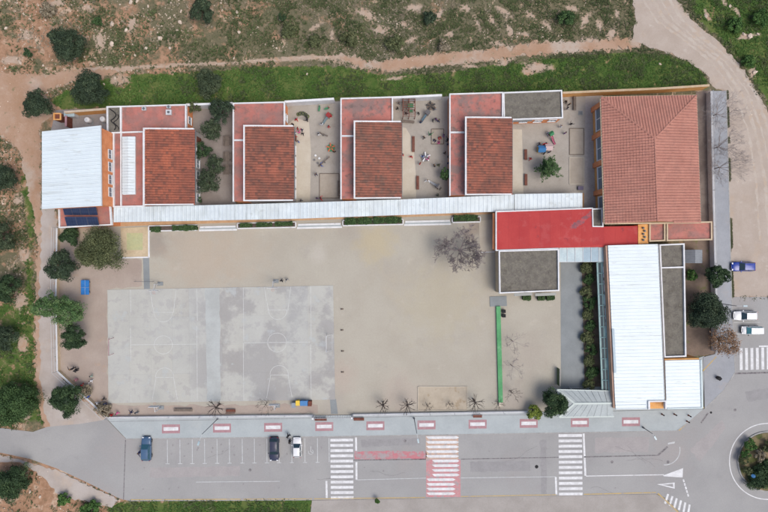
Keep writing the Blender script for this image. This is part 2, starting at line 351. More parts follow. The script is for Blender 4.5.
def masks(PX, PY):
    lush = np.maximum(soft(GRASS_N, PX, PY, 8), soft(FIELD_NE, PX, PY, 14) * .88)
    lush = np.maximum(lush, soft(VERGE_W, PX, PY, 14) * .62); lush = np.maximum(lush, soft(VERGE_S, PX, PY, 8) * .85)
    lush -= .55 * np.clip(1 - np.hypot((PX - 537) / 26, (PY - 68) / 8), 0, 1) * 1.6
    lush -= .5 * np.clip(1 - np.hypot((PX - 120) / 16, (PY - 82) / 8), 0, 1) * 1.6
    lush = lush - .42 * np.clip(vnoise(PX * S, PY * S, 7, 77) - .25, 0, 1) * (PX < 470) * (PY < 120)
    lush = np.clip(lush, 0, 1)
    pale = np.maximum(soft(TRACK_N, PX, PY, 6), soft(ROAD_E, PX, PY, 6)); pale = np.maximum(pale, soft(SHOULDER_S, PX, PY, 6))
    pale = np.where((PX > 112) & (PX < 340) & (PY < 90), pale * .74, pale)
    for bx, by, ra, rb, an in PATCH:
        u = (PX - bx) * math.cos(R(an)) + (PY - by) * math.sin(R(an)); v = -(PX - bx) * math.sin(R(an)) + (PY - by) * math.cos(R(an))
        pale = np.maximum(pale, np.clip(1.0 - .5 * np.hypot(u / (ra * 1.25), v / (rb * 1.25)), 0, 1) * .8)
    green = .56 + .08 * np.clip((PX - 220) / 200, -1, 1) * (PY < 140)
    green = np.where((PX < 60) & (PY > 130), .52, green); green = np.where((PY > 440) & (PX < 140), .40, green)
    grey = np.clip(1 - np.abs(PX - 390) / 130, 0, 1) * (PY < 90) * .8 + .8 * np.clip(1 - np.hypot((PX - 50) / 30, (PY - 28) / 22), 0, 1)
    return lush, pale, green, grey
lush, pale, green, grey = masks(PX, PY)
nat = ~inside([(40, 112), (730, 84), (800, 300), (800, 520), (300, 505), (-60, 455), (-60, 428), (46, 428)], PX, PY)
gz = np.full(GX.shape, -.04) - .1 * vnoise(GX, GY, 2.3, 3) * nat - .06 * vnoise(GX, GY, .9, 5) * nat
ny_, nx_ = GX.shape
idx = np.arange(ny_ * nx_).reshape(ny_, nx_)
gf = np.stack([idx[:-1, :-1], idx[:-1, 1:], idx[1:, 1:], idx[1:, :-1]], -1).reshape(-1, 4)
def groundmat():
    m, n, l, b = newmat('scrub_ground')
    pos = n.new('ShaderNodeNewGeometry').outputs['Position']
    n1 = noise(n, l, pos, .16, 8, .66); n2 = noise(n, l, pos, .8, 6, .65); n3 = noise(n, l, pos, 3.0, 5, .7); n4 = noise(n, l, pos, .33, 7, .65)
    soil = mix(n, l, smooth(n, l, n2, .35, .65), c(180, 145, 119), c(154, 121, 96))
    soil = mix(n, l, smooth(n, l, n4, .54, .66), soil, c(204, 180, 158))
    gcol = mix(n, l, smooth(n, l, n4, .35, .65), c(108, 106, 82), c(124, 116, 94))
    gcol = mix(n, l, attr(n, 'grey'), gcol, mix(n, l, smooth(n, l, n2, .4, .6), c(128, 122, 106), c(100, 100, 76)))
    gcol = mix(n, l, smooth(n, l, n3, .5, .7), gcol, c(76, 80, 58))
    n5 = noise(n, l, pos, 1.7, 6, .7); n6 = noise(n, l, pos, .55, 6, .7, (1, .5, 1))
    gcol = mix(n, l, smooth(n, l, n5, .56, .68), gcol, c(150, 138, 112))
    gcol = mix(n, l, smooth(n, l, n6, .585, .66), gcol, c(190, 168, 144))
    v = math_(n, l, 'ADD', math_(n, l, 'ADD', math_(n, l, 'MULTIPLY', n1, .8), math_(n, l, 'MULTIPLY', n2, .35)), math_(n, l, 'SUBTRACT', attr(n, 'green'), 1.08))
    col = mix(n, l, smooth(n, l, v, -.05, .07), soil, gcol)
    lc = mix(n, l, smooth(n, l, n4, .36, .64), c(76, 104, 50), c(104, 116, 66)); lc = mix(n, l, smooth(n, l, n3, .5, .75), lc, c(60, 86, 40)); lc = mix(n, l, smooth(n, l, n6, .57, .66), lc, c(146, 132, 96))
    lv = math_(n, l, 'ADD', attr(n, 'lush'), math_(n, l, 'SUBTRACT', math_(n, l, 'MULTIPLY', n2, 1.1), .55))
    col = mix(n, l, smooth(n, l, lv, .42, .62), col, lc)
    pc = mix(n, l, smooth(n, l, n2, .35, .68), c(192, 174, 158), c(180, 158, 138)); pc = mix(n, l, smooth(n, l, n4, .54, .7), pc, c(184, 150, 122))
    pv = math_(n, l, 'ADD', attr(n, 'pale'), math_(n, l, 'SUBTRACT', math_(n, l, 'MULTIPLY', n2, .9), .45))
    col = mix(n, l, smooth(n, l, pv, .40, .6), col, pc)
    l.new(col, b.inputs['Base Color']); b.inputs['Roughness'].default_value = .97; b.inputs['Specular IOR Level'].default_value = .1
    bp = n.new('ShaderNodeBump'); bp.inputs['Strength'].default_value = .6; bp.inputs['Distance'].default_value = .12
    l.new(n3, bp.inputs['Height']); l.new(bp.outputs[0], b.inputs['Normal'])
    return m
g = npmesh('ground', np.stack([GX.ravel(), GY.ravel(), gz.ravel()], 1), gf, 4, groundmat())
for nm, a in (('lush', lush), ('pale', pale), ('green', green), ('grey', grey)):
    at = g.data.attributes.new(nm, 'FLOAT', 'POINT'); at.data.foreach_set('value', a.ravel().astype(np.float32))
g['kind'] = 'structure'
m_dirt = M('pale_dirt', c(190, 178, 167), c(180, 167, 155), .25, .97, .4, 7, [(c(192, 170, 148), .16, .54, .7, None, .6), (c(206, 197, 187), .6, .58, .74, None, .6), (c(176, 154, 134), 1.1, .62, .78, None, .4)], fine=.06)
m_dirtw = M('orange_dirt', c(186, 158, 137), c(174, 142, 117), .25, .97, .4, 7, [(c(192, 180, 168), .1, .5, .62, None, .8), (c(128, 122, 90), .8, .58, .68, None, .7), (c(210, 192, 172), .7, .58, .74, None, .5), (c(172, 134, 104), .5, .6, .76, None, .4)], fine=.07)
m_dirtg = M('grey_dirt', c(190, 182, 176), c(178, 168, 160), .3, .97, .4, 7, [(c(196, 178, 160), .2, .52, .68, None, .6)], fine=.05)
sheet('dirt_track', ragged([(-60, 66), (10, 74), (50, 75), (84, 70), (112, 69), (118, 72), (100, 77), (74, 82), (42, 92)] + TRACK_N[TRACK_N.index((56, 108)):], 1.5, 2.4, 2), -.012, m_dirtw)
sheet('field_path', ragged([(338, 55), (352, 56), (372, 62), (420, 55), (480, 50), (530, 43), (575, 41), (640, 38), (640, 48), (575, 52), (520, 56), (480, 61), (430, 66), (390, 71), (356, 65), (340, 60)], 1.9, 2.4, 6), -.014, m_dirtw)
sheet('gravel_lane', ragged([(42, 196), (55, 208), (56, 372), (104, 420), (96, 427), (50, 427), (44, 410), (40, 372), (39, 300), (41, 250)], .8, 3, 5), -.004, m_dirtg)
sheet('dirt_road', ragged(ROAD_E, .9, 4, 3), -.008, m_dirt)
m_rut = M('packed_pale_dirt', c(197, 187, 176), c(188, 176, 164), .4, .97, .3, 7, [(c(192, 174, 156), .7, .5, .62, None, .8)], fine=.06)
def ruts(parent, pts, wd, mat, z, seed):
    out = []; L_ = []; Rr = []
    for i, p in enumerate(pts):
        a = pts[max(0, i - 1)]; b_ = pts[min(len(pts) - 1, i + 1)]; dx, dy = b_[0] - a[0], b_[1] - a[1]; q = math.hypot(dx, dy); L_.append((p[0] - dy / q * wd, p[1] + dx / q * wd)); Rr.append((p[0] + dy / q * wd, p[1] - dx / q * wd))
    return sheet('wheel_rut', ragged(L_ + Rr[::-1], .5, 3, seed), z, mat, parent=parent)
for k, off in enumerate((0, 9, 17, 26)):
    ruts(bpy.data.objects['dirt_road'], [(642 + off * .9, -60), (644 + off, 0), (656 + off, 20), (682 + off * .9, 38 + off * .1), (712 + off * .8, 62), (734 + off * .8, 92), (748 + off * .8, 130), (756 + off, 180), (760 + off, 240)], 1.0 + .5 * (k % 2), m_rut, -.004, k)
sheet('gravel_shoulder', ragged(SHOULDER_S, .8, 3, 4), -.008, m_dirtg)

# ---------------------------------------------------------------- road and pavements
ROAD = [(-120, 424), (-20, 426), (0, 428), (33, 432), (47, 427), (80, 424), (107, 419.5), (126, 439.2), (330, 436.8), (590, 432.5), (676, 431.2), (690, 421), (707, 406), (724, 390), (735, 372), (734, 340), (732, 297), (860, 297), (860, 600), (720, 600), (690, 528), (676, 508), (667, 499), (657, 494), (500, 497), (300, 500.5), (130, 501.3), (119, 498.5), (88, 483), (58, 469), (30, 459), (0, 452.7), (-120, 440)]
road = sheet('road', ROAD, .0, m_asph)
sheet('parking_lot', [(312, 500.6), (500, 497.1), (656, 494.2), (666, 499.2), (676, 508.4), (690, 529), (690, 600), (300, 600)], .004, m_pale_lot)
def mark(name, pts, mat, z=.004, label=None):
    o = sheet(name, pts, z, mat, parent=road)
    if label: o['label'] = label
    return o
def rect(x0, y0, x1, y1): return [(x0, y0), (x1, y0), (x1, y1), (x0, y1)]
def line(name, p, q, w, mat, z=.004):
    dx, dy = q[0] - p[0], q[1] - p[1]; L = math.hypot(dx, dy); nx, ny = -dy / L * w / 2, dx / L * w / 2
    return mark(name, [(p[0] + nx, p[1] + ny), (q[0] + nx, q[1] + ny), (q[0] - nx, q[1] - ny), (p[0] - nx, p[1] - ny)], mat, z)
def zebra(x0, x1, y0, y1, n):
    p = (y1 - y0) / (n - .45)
    for i in range(n):
        a = y0 + i * p; t = .6 * i / n
        mark('zebra_stripe', [(x0 + t, a + .12), (x1 + t, a - .12), (x1 + t, a + p * .52 - .12), (x0 + t, a + p * .52 + .12)], m_paint, .008)
zebra(330.3, 353, 438.8, 499.4, 12); zebra(558.5, 582, 434.2, 495.6, 12)
mark('red_crossing_panel', rect(426.2, 459.5, 460.6, 497.2), m_redpaint, .004, 'worn red paint under the middle crossing')
mark('ochre_crossing_panel', rect(425.8, 436, 458.4, 459.3), m_ochre, .004, 'faded ochre paint under the middle crossing')
for i in range(13):
    a = 436.4 + i * 4.68; x0, x1 = (426.5, 458.5) if i < 5 else ((432.5, 459) if i < 9 else (427, 455))
    mark('zebra_stripe', [(x0 - .6, a + .3), (x0 + 2, a), (x1 - 2, a - .2), (x1 + .6, a + 1.2), (x1 - 2, a + 2.5), (x0 + 2, a + 2.6)], m_paint, .008)
mark('red_road_patch', ragged(rect(354.5, 451, 426, 459.3), .4, 4, 8), m_redworn, .004, 'very worn red paint strip between two crossings')
line('tar_seam', (353, 460.2), (426, 459.4), 1.0, m_tar); line('tar_seam', (461, 459.2), (559, 457.4), .9, m_tar); line('tar_seam', (584, 457), (658, 455.3), 1.1, m_tar)
line('road_joint', (125.5, 440), (123.5, 500), .9, m_tar)
line('lane_line', (356, 480), (426, 478.2), .6, m_paintthin); line('lane_line', (461, 478), (556, 476.8), .6, m_paintthin); line('lane_line', (586, 476.2), (664, 474.8), .8, m_paint)
line('stop_line', (356, 437.5), (356.2, 451), 1.9, m_paint); line('stop_line', (356.4, 462), (356.5, 479.6), 1.9, m_paint); line('stop_line', (326.4, 481), (326.8, 498), 1.9, m_paint)
line('stop_line', (583.6, 433.6), (585.4, 475.8), 1.9, m_paint); line('stop_line', (555.8, 477.2), (556.4, 494.5), 1.9, m_paint)
line('faded_lane_line', (196, 482.2), (280, 481.4), .6, m_paintthin)
line('edge_line', (131, 499.8), (312, 498.9), .8, m_yellow, .012); line('edge_line', (314, 498.9), (425, 497.6), .8, m_yellow, .012); line('edge_line', (461, 496.6), (556, 494.8), .8, m_yellow, .012); line('edge_line', (584, 494.4), (656, 492.6), 1.0, m_yellow, .012)
line('edge_line', (658, 493.4), (678, 512), 1.2, m_yellow, .012)
for i, x in enumerate([167.3, 179.9, 192.2, 204.5, 217, 229.4, 242.2, 254.3, 266.8, 279, 291.7, 304.8, 317.4, 329]):
    line('parking_line', (x, 439.7 - i * .12), (x + .2, 463.6 - i * .12), .65, m_paintthin)
    if i < 13: line('parking_line_foot', (x - 1.9, 463.9 - i * .12), (x + 2.3, 463.9 - i * .12), .65, m_paintthin)
# accessible-bay symbol: ring and bar
def ringpts(cx, cy, r, n=24, a0=0, a1=360): return [(cx + r * math.cos(R(a0 + (a1 - a0) * i / n)), cy + r * math.sin(R(a0 + (a1 - a0) * i / n))) for i in range(n + 1)]
def arc(name, cx, cy, r, w, a0, a1, mat, z=.004, n=24, parent=None):
    pts = ringpts(cx, cy, r + w / 2, n, a0, a1) + ringpts(cx, cy, r - w / 2, n, a0, a1)[::-1]
    return sheet(name, pts, z, mat, parent=parent or road)
arc('bay_symbol', 310.8, 452, 2.4, .5, -60, 200, m_paintthin); line('bay_symbol', (311, 446.5), (310.6, 451.6), .6, m_paintthin); line('bay_symbol', (310.6, 451.6), (313.6, 453.4), .6, m_paintthin)
# give-way markings by the roundabout
mark('give_way_wedge', [(663, 475.6), (683, 468.2), (682.6, 477.6), (664, 476.4)], m_paint)
mark('give_way_triangle', [(657, 484.4), (674.6, 482.6), (674.8, 488.8)], m_paint); mark('give_way_gap', [(663, 484.9), (672.9, 483.9), (673.1, 487.2)], m_asph, .008)
for i in range(5):
    mark('give_way_dash', [(682.6 + i * 1.1, 479.6 + i * 3.6), (684 + i * 1.1, 479.3 + i * 3.6), (684.8 + i * 1.1, 482 + i * 3.6), (683.3 + i * 1.1, 482.4 + i * 3.6)], m_paint)
for i in range(6):
    x, y = 667.2 + i * 4.3, 493.8 + i * 2.1
    mark('zebra_stripe', [(x, y), (x + 1.9, y + .7), (x - 1.2 + i * .3, y + 10.5), (x - 3.2 + i * .3, y + 9.4)], m_paint, .008)
arc('median_line', 665, 450, 15, .8, -12, 95, m_paintthin); mark('median_arrow', [(668, 443), (675, 441.6), (674.6, 443.4), (668, 444.6)], m_paintthin)
line('median_seam', (658, 455.2), (667.5, 446.8), 1.8, m_tar)
arc('roundabout_line', 767.5, 461.5, 38, .9, 0, 360, m_paint, n=72)
# crossing on the east street
for i in range(9):
    x = 739.6 + i * 5.4
    mark('zebra_stripe', [(x, 348.2 - .15 * i), (x + 2.8, 348.1 - .15 * i), (x + 3.1, 370 - .15 * i), (x + .3, 370.2 - .15 * i)], m_paint, .008)
line('stop_line', (759, 346.4), (800, 345.6), 1.6, m_paint); line('tar_seam', (733, 373.6), (800, 371.6), 1.7, m_tar)
line('parking_line', (733.5, 334), (760, 333.4), .5, m_paintthin); line('parking_line', (733.5, 322.6), (760, 322.4), .5, m_paintthin)
line('edge_line', (679, 430.6), (708, 404), 1.0, m_yellow, .012)
arc('manhole_cover', 536.6, 466.8, .9, 1.7, 0, 360, m_black); line('skid_mark', (701, 423), (708, 413), 1.6, m_tar); arc('manhole_cover', 711, 412.6, .6, 1.1, 0, 360, m_black)
m_oil = M('oil_stain', c(140, 137, 138), c(154, 151, 153), 1.5, .8, stains=[(c(164, 161, 163), 2.2, .46, .6, None, .9)]); m_patch = M('asphalt_patch', c(161, 160, 161), c(153, 152, 153), .8, .9, .2, 20, fine=.08); m_patch2 = M('asphalt_patch_pale', c(174, 170, 169), c(166, 162, 162), .6, .9, .2, 20, fine=.08)
ro = random.Random(7)
for i in range(26):
    bx = [173.6, 186, 198.4, 210.8, 223, 235.8, 248.2, 260.5, 285.4, 323.6][i % 10] + ro.uniform(-2.5, 2.5); by = ro.uniform(443, 459)
    if i > 15: bx, by = ro.uniform(135, 650), ro.choice([446, 452, 468, 472, 486, 489]) + ro.uniform(-2, 2)
    if any(a < bx < b_ for a, b_ in ((327, 357), (423, 464), (555, 588))): continue
    mark('oil_stain', ragged([(bx + ro.uniform(.5, 1.2) * math.cos(t * .7), by + ro.uniform(.4, 1.6) * math.sin(t * .7)) for t in range(9)], .1, .6, i), m_oil, .002 + .00004 * i)
for p, mt in (([(361, 440), (420, 438), (420.4, 445), (361.4, 447)], m_patch), ([(470, 462), (530, 461), (530.4, 471), (470.4, 472)], m_patch), ([(595, 438), (650, 437), (648, 452), (595, 453)], m_patch2), ([(150, 468), (240, 466), (240, 476), (150, 478)], m_patch2), ([(690, 450), (722, 420), (726, 428), (700, 462)], m_patch2), ([(745, 392), (790, 384), (790, 396), (748, 402)], m_patch), ([(540, 440), (546, 440), (547, 494), (541, 494)], m_patch)):
    mark('asphalt_patch', ragged(p, .35, 3, 5), mt, .0015)
for k in range(9):
    x_, y_ = ro.uniform(140, 700), ro.uniform(442, 490); pts = [(x_, y_)]; an = ro.uniform(-.5, .5)
    for q in range(9): an += ro.uniform(-.5, .5); pts.append((pts[-1][0] + 4 * math.cos(an), min(495, max(440, pts[-1][1] + 4 * math.sin(an)))))
    mark('crack', [(a, b_ - .12) for a, b_ in pts] + [(a, b_ + .12) for a, b_ in pts[::-1]], m_tar, .0032 + .00003 * k)
for x_, y_ in ((250, 470), (405, 441), (612, 462), (735, 410), (668, 462)): arc('manhole_cover', x_, y_, .75, 1.4, 0, 360, m_tar, .0036)
# pavements
PF = [(107.5, 418.8), (400, 414.4), (560, 411.6), (616, 411), (703, 409), (690, 420.4), (676, 430.6), (590, 432), (330, 436.2), (126.4, 438.6)]
pave = sheet('pavement', PF, .12, m_pave, .14); 
sheet('kerb', [(126, 439.2), (126.4, 438.4), (330, 436.0), (590, 431.8), (675.8, 430.4), (690, 420.2), (703.5, 408.6), (704.4, 408.8), (690.6, 421), (676.2, 431.2), (590, 432.6), (330, 436.9)], .135, m_kerb, .15)
PE = [(711.5, 91), (725.5, 91), (728.5, 200), (731, 297), (733.4, 345), (734.6, 372), (723.6, 389.6), (704.4, 408.2), (703, 357), (715, 354), (716.5, 300), (713.5, 190)]
m_pave2 = M('grey_pavement', c(168, 172, 178), c(156, 160, 166), .22, .9, .15, 8, [(c(176, 170, 166), .3, .55, .7, None, .5)], fine=.06)
sheet('east_pavement', PE, .11, m_pave2, .14)
sheet('east_kerb', [(725.3, 91), (726.2, 91), (729.2, 200), (731.7, 297), (734.1, 345), (735.4, 372.4), (724.2, 390.4), (704.8, 408.9), (704.2, 408.2), (723.4, 389.6), (734.4, 372), (733.2, 345), (730.8, 297), (728.3, 200)], .125, m_kerb, .15)
m_ypave = [(703, 378), (716, 362)]
def pavemark(name, pts, z, mat): return sheet(name, pts, z, mat, parent=pave)
for i in range(10):
    x = 171.2 + i * 51.05; y = 428.8 - i * .79
    pad = pavemark('red_pad', [(x - 9, y - 4.4), (x + 9, y - 4.6), (x + 9, y + 4.3), (x - 9, y + 4.5)], .124, m_redpad)
    sheet('white_panel', [(x - 7.4, y - 1.7), (x + 7.4, y - 1.9), (x + 7.4, y + 1.6), (x - 7.4, y + 1.8)], .128, m_paint, parent=pad)
def ypm(p, q, w=1.0):
    dx, dy = q[0] - p[0], q[1] - p[1]; L = math.hypot(dx, dy); nx, ny = -dy / L * w / 2, dx / L * w / 2
    return [(p[0] + nx, p[1] + ny), (q[0] + nx, q[1] + ny), (q[0] - nx, q[1] - ny), (p[0] - nx, p[1] - ny)]
sheet('yellow_pavement_line', ypm((702.5, 371), (716, 356.6)), .115, m_yellow); 
pavemark('drain_line', ypm((110, 421.4), (590, 413.4), .3), .124, m_tar)
# roundabout island
isl = MB(); P = [W(*p) for p in ringpts(767.5, 461.5, 30.5, 48)[:-1]]; isl.prism(P, 0, .15, bottom=False); kerbi = isl.build('roundabout_kerb', m_kerb); kerbi['kind'] = 'structure'
isl = MB(); P = [W(*p) for p in ragged(ringpts(767.5, 461.5, 29, 40)[:-1], .3, 4, 4)]; isl.prism(P, .1, .22, bottom=False)
ii = isl.build('roundabout_soil', M('island_soil', c(150, 132, 108), c(112, 108, 76), .6, .95, .4, 8, [(c(92, 98, 60), .5, .5, .62)], fine=.1)); ii['kind'] = 'structure'

# ---------------------------------------------------------------- school grounds
sheet('schoolyard', [(57, 226), (120, 222), (495, 212), (562, 250), (562, 412), (400, 414.6), (107.5, 418.4), (58, 371)], .004, m_sand)
sheet('west_yard', ragged([(57.2, 240), (120, 258), (141, 260), (142, 286), (107, 290), (108, 404), (170, 406), (300, 404), (318, 405), (318, 413), (108, 417), (59, 371)], .8, 5, 7), .008, m_pinksand)
sheet('courtyard', [(111, 108), (238, 104), (236, 208), (111, 208)], .01, M('dim_yard_soil', c(158, 150, 144), c(142, 132, 126), .3, .95, .3, 9, fine=.08))
sheet('courtyard', [(284, 104), (345, 101), (346, 206), (284, 208)], .012, m_sand2)
sheet('courtyard', [(392, 100), (454, 96), (456, 202), (392, 204)], .014, m_sand2)
sheet('courtyard', [(502, 94), (603, 92), (605, 215), (505, 210)], .016, m_sand2)
for p in ([(288, 124), (296, 118), (309, 122), (311, 150), (310, 203), (288, 204)], [(396, 126), (406, 128), (413, 140), (416, 176), (416, 200), (396, 202)], [(508, 129), (522, 129.5), (523.5, 196), (508, 198)]):
    sheet('cream_path', p, .02, m_cream)
sheet('paved_strip', [(585.5, 92), (600, 91), (602, 214), (584, 214)], .022, M('pale_paving', c(186, 180, 176), c(172, 166, 162), .5, .9, .15, 9))
sheet('west_pad', [(57.4, 226), (76, 224), (110, 224), (108, 256), (92, 252), (58, 232)], .010, M('pale_pad', c(198, 184, 166), c(184, 168, 150), .4, .9))
sheet('gym_apron', [(56, 110), (112, 108), (112, 132), (50, 134)], .006, M('apron_concrete', c(160, 156, 156), c(146, 140, 138), .6, .9))
sheet('entrance_path', [(560.5, 258), (581.5, 258), (584.6, 389), (561, 389)], .03, m_conc)
sheet('planting_bed', [(581.6, 258), (597, 258), (603, 389), (584.8, 389)], .025, M('bed_soil', c(146, 130, 114), c(122, 110, 94), .8, .95, .3, 9))
sheet('pavilion_court', [(560, 250), (660, 244), (662, 300), (600, 300), (598, 262), (560, 262)], .02, m_conc)
sheet('east_garden', [(684, 238), (713, 238), (716, 300), (716, 354), (686, 357)], .006, M('garden_soil', c(140, 124, 112), c(120, 106, 96), .4, .95, .3, 9, [(c(112, 118, 72), .6, .56, .7, None, .8)], fine=.1))
sheet('east_strip', [(696, 92), (711.5, 90), (714, 238), (699, 238)], .007, M('strip_soil', c(146, 134, 126), c(122, 110, 104), .5, .95, .3, 9, fine=.1))
sheet('entrance_paving', [(560, 388), (616, 386), (704, 356), (703, 409), (560, 412)], .05, m_pave)
sheet('link_path', [(143, 257), (149.2, 257), (150, 290), (144, 290)], .02, m_conc)
sheet('south_link_path', [(330, 399), (336, 399), (338, 414), (331, 414)], .02, m_conc)
pad = MB(); pad.prism([W(*p) for p in [(121, 228), (148.4, 226.8), (148.8, 257.4), (121.4, 257.8)]], 0, .1, bottom=False); o = pad.build('paved_square', M('square_paving', c(212, 195, 166), c(200, 182, 152), .5, .9)); o['kind'] = 'structure'
pe = MB()
for a, b_ in (((121, 257.8), (149, 257.2)), ((149, 226.8), (149.2, 257.4))): pe.beam((*W(*a), .16), (*W(*b_), .16), .25, .16)
pe.build('edging', m_white, o)
sheet('faded_green_square', rect(127, 233, 143, 250), .106, M('faded_green', c(196, 194, 150), c(186, 190, 150), .8, .9), parent=o)
# sports court made of cast panels
CT = [(107.6, 289.8), (333.2, 285.4), (335.2, 399.6), (108.6, 403.2)]
court = MB(); 
def ctp(u, v):
    (x0, y0), (x1, y1), (x2, y2), (x3, y3) = CT
    return ((x0 * (1 - u) + x1 * u) * (1 - v) + (x3 * (1 - u) + x2 * u) * v, (y0 * (1 - u) + y1 * u) * (1 - v) + (y3 * (1 - u) + y2 * u) * v)
court.prism([W(*p) for p in CT], 0, .05, bottom=False); court = court.build('sports_court', M('court_joint', c(160, 164, 166))); court['kind'] = 'structure'
us = [0, .095, .19, .285, .36, .44, .505, .60, .695, .79, .885, 1.0]; vs_ = [0, .25, .5, .75, 1.0]
m_courtblue = M('court_repair_strip', c(190, 195, 194), c(178, 182, 180), .3, .88, fine=.04)
for i in range(11):
    for j in range(4):
        u0, u1, v0, v1 = us[i], us[i + 1], vs_[j], vs_[j + 1]; e = .00012; f = .0003
        mb = MB(); mb.prism([W(*ctp(u0 + e, v0 + f)), W(*ctp(u1 - e, v0 + f)), W(*ctp(u1 - e, v1 - f)), W(*ctp(u0 + e, v1 - f))], .02, .062, bottom=False)
        mb.rnd = [random.random()] * len(mb.f)
        mb.build('concrete_panel', m_court, court)
sheet('repair_strip', ragged([(205.5, 288.2), (219.6, 287.8), (221, 400.6), (207, 401)], .35, 5, 12), .065, m_courtblue, parent=court)
Z2 = lambda x, y: (90 + x / 2.954, 270 + y / 2.954)
def cline(p, q, w=.42): sheet('court_line', ypm(Z2(*p), Z2(*q), w), .069, m_courtline, parent=court)
def carc(cx, cy, r, a0, a1): x, y = Z2(cx, cy); arc('court_line', x, y, r / 2.954, .42, a0, a1, m_courtline, .073, parent=court)
for x, segs in ((120, ((58, 125), (172, 270), (362, 390))), (316, ((55, 150), (165, 385))), (453, ((52, 210), (216, 385))), (652, ((48, 205), (220, 382)))):
    for a, b_ in segs: cline((x, a), (x + 1.5, b_))
cline((122, 221), (314, 219)); cline((456, 215), (650, 213))
carc(217, 221, 27, 0, 360); carc(553, 214, 28, 0, 360)
for cx, t in ((216, 0), (554, -7)):
    cline((cx - 39, 58 + t), (cx - 27, 125 + t)); cline((cx + 39, 57 + t), (cx + 31, 125 + t)); cline((cx - 29, 125 + t), (cx + 33, 125 + t)); carc(cx + 1, 126 + t, 27, 0, 180)
    cline((cx - 32, 385 + t), (cx - 20, 317 + t)); cline((cx + 43, 383 + t), (cx + 31, 317 + t)); cline((cx - 22, 317 + t), (cx + 33, 317 + t)); carc(cx + 5, 316 + t, 27, 180, 360)

# ---------------------------------------------------------------- buildings
WINC = {}
def window(parent, x, y, z, w, h, ang, frame=None):
    """x,y,z world position of the sill centre on the outside of a wall facing angle ang"""
    k = (round(w, 2), round(h, 2), (frame or m_frame).name)
    if k not in WINC:
        f = MB(); t = .08 if w < 3 else .2
        f.box(0, -.0, 0, w, .12, t).box(0, 0, h - t, w, .12, t).box(-w / 2 + t / 2, 0, t, t, .12, h - 2 * t).box(w / 2 - t / 2, 0, t, t, .12, h - 2 * t).box(0, 0, t, t * .7, .1, h - 2 * t)
        f.box(0, -.06, -.06, w + .1, .16, .06)
        a = f.build('window', frame or m_frame); p = MB(); p.box(0, .02, t, w - 2 * t, .03, h - 2 * t); b_ = p.build('pane', m_glass)
        WINC[k] = (a.data, b_.data); bpy.data.objects.remove(a); bpy.data.objects.remove(b_)
    o = ORG[parent.name]
    a = bpy.data.objects.new('window', WINC[k][0]); C.objects.link(a); a.parent = parent
    a.location = (x - o.x, y - o.y, z - o.z); a.rotation_euler = (0, 0, ang)
    b_ = bpy.data.objects.new('pane', WINC[k][1]); C.objects.link(b_); b_.parent = a
def windows(parent, p, q, n, z, w, h, frame=None, m0=.0, m1=1.0):
    """n windows along the wall from p to q (outside on the right-hand side)"""
    dx, dy = q[0] - p[0], q[1] - p[1]; L = math.hypot(dx, dy); ang = math.atan2(dy, dx); ox, oy = dy / L * .05, -dx / L * .05
    for i in range(n):
        t = m0 + (m1 - m0) * (i + .5) / n
        window(parent, p[0] + dx * t + ox, p[1] + dy * t + oy, z, w, h, ang, frame)
def door(parent, p, q, t, z, w, h, mat):
    dx, dy = q[0] - p[0], q[1] - p[1]; L = math.hypot(dx, dy); ang = math.atan2(dy, dx); ox, oy = dy / L * .04, -dx / L * .04
    x, y = p[0] + dx * t + ox, p[1] + dy * t + oy
    mb = MB(); mb.box(x, y, z, w, .1, h, ang); d = mb.build('door', mat, parent)
    mb = MB(); mb.box(x + dx / L * w * .38 + ox * 2, y + dy / L * w * .38 + oy * 2, z + 1, .12, .08, .05, ang); mb.build('door_handle', m_greymetal, d)
def ccw(P):
    a = sum(P[i][0] * P[(i + 1) % len(P)][1] - P[(i + 1) % len(P)][0] * P[i][1] for i in range(len(P)))
    return P if a > 0 else P[::-1]
def walls(root, tops, z0, mat, name='wall', shrink=0.0):
    P = [(t[0], t[1]) for t in tops]; 
    if shrink:
        cx = sum(p[0] for p in P) / len(P); cy = sum(p[1] for p in P) / len(P)
        P = [(x + (shrink if x < cx else -shrink), y + (shrink if y < cy else -shrink)) for x, y in P]
    mb = MB(); mb.prism(P, z0, [t[2] for t in tops], top=True, bottom=False); return mb.build(name, mat, root)
def parapet(root, pts, w=.35, h=.45, mat=None, closed=True, name='parapet'):
    mb = MB(); n = len(pts); k = 0
    for i in range(n if closed else n - 1):
        a, b_ = Vector(pts[i]), Vector(pts[(i + 1) % n]); d = (b_ - a).normalized() * (w / 2 - .004)
        dz = Vector((0, 0, .003 * (i % 2)))
        mb.beam(a - d + dz, b_ + d + dz, w, h)
    return mb.build(name, mat or m_white, root)
def flat_block(name, label, poly_px, z, roofmat, wallmat=None, ph=.3, cat='building', pw=.23, pmat=None):
    """poly measured at parapet top z+ph"""
    P = [W(x, y, z + ph) for x, y in poly_px]; cx = sum(p[0] for p in P) / len(P); cy = sum(p[1] for p in P) / len(P)
    root = thing(name, label, cat, (cx, cy, 0))
    mb = MB(); mb.prism(P, 0, z - .03, bottom=False); mb.build('wall', wallmat or m_orange, root)
    mb = MB(); mb.prism(P, z - .026, z, bottom=False); mb.build('roof', roofmat, root)
    if ph > 0: parapet(root, [(*p, z + ph) for p in P], pw, ph + .25, pmat)
    return root, P
def inside2(poly, x, y):
    r = False; n = len(poly)
    for i in range(n):
        x0, y0 = poly[i]; x1, y1 = poly[(i + 1) % n]
        if (y0 > y) != (y1 > y) and x < (x1 - x0) * (y - y0) / (y1 - y0) + x0: r = not r
    return r
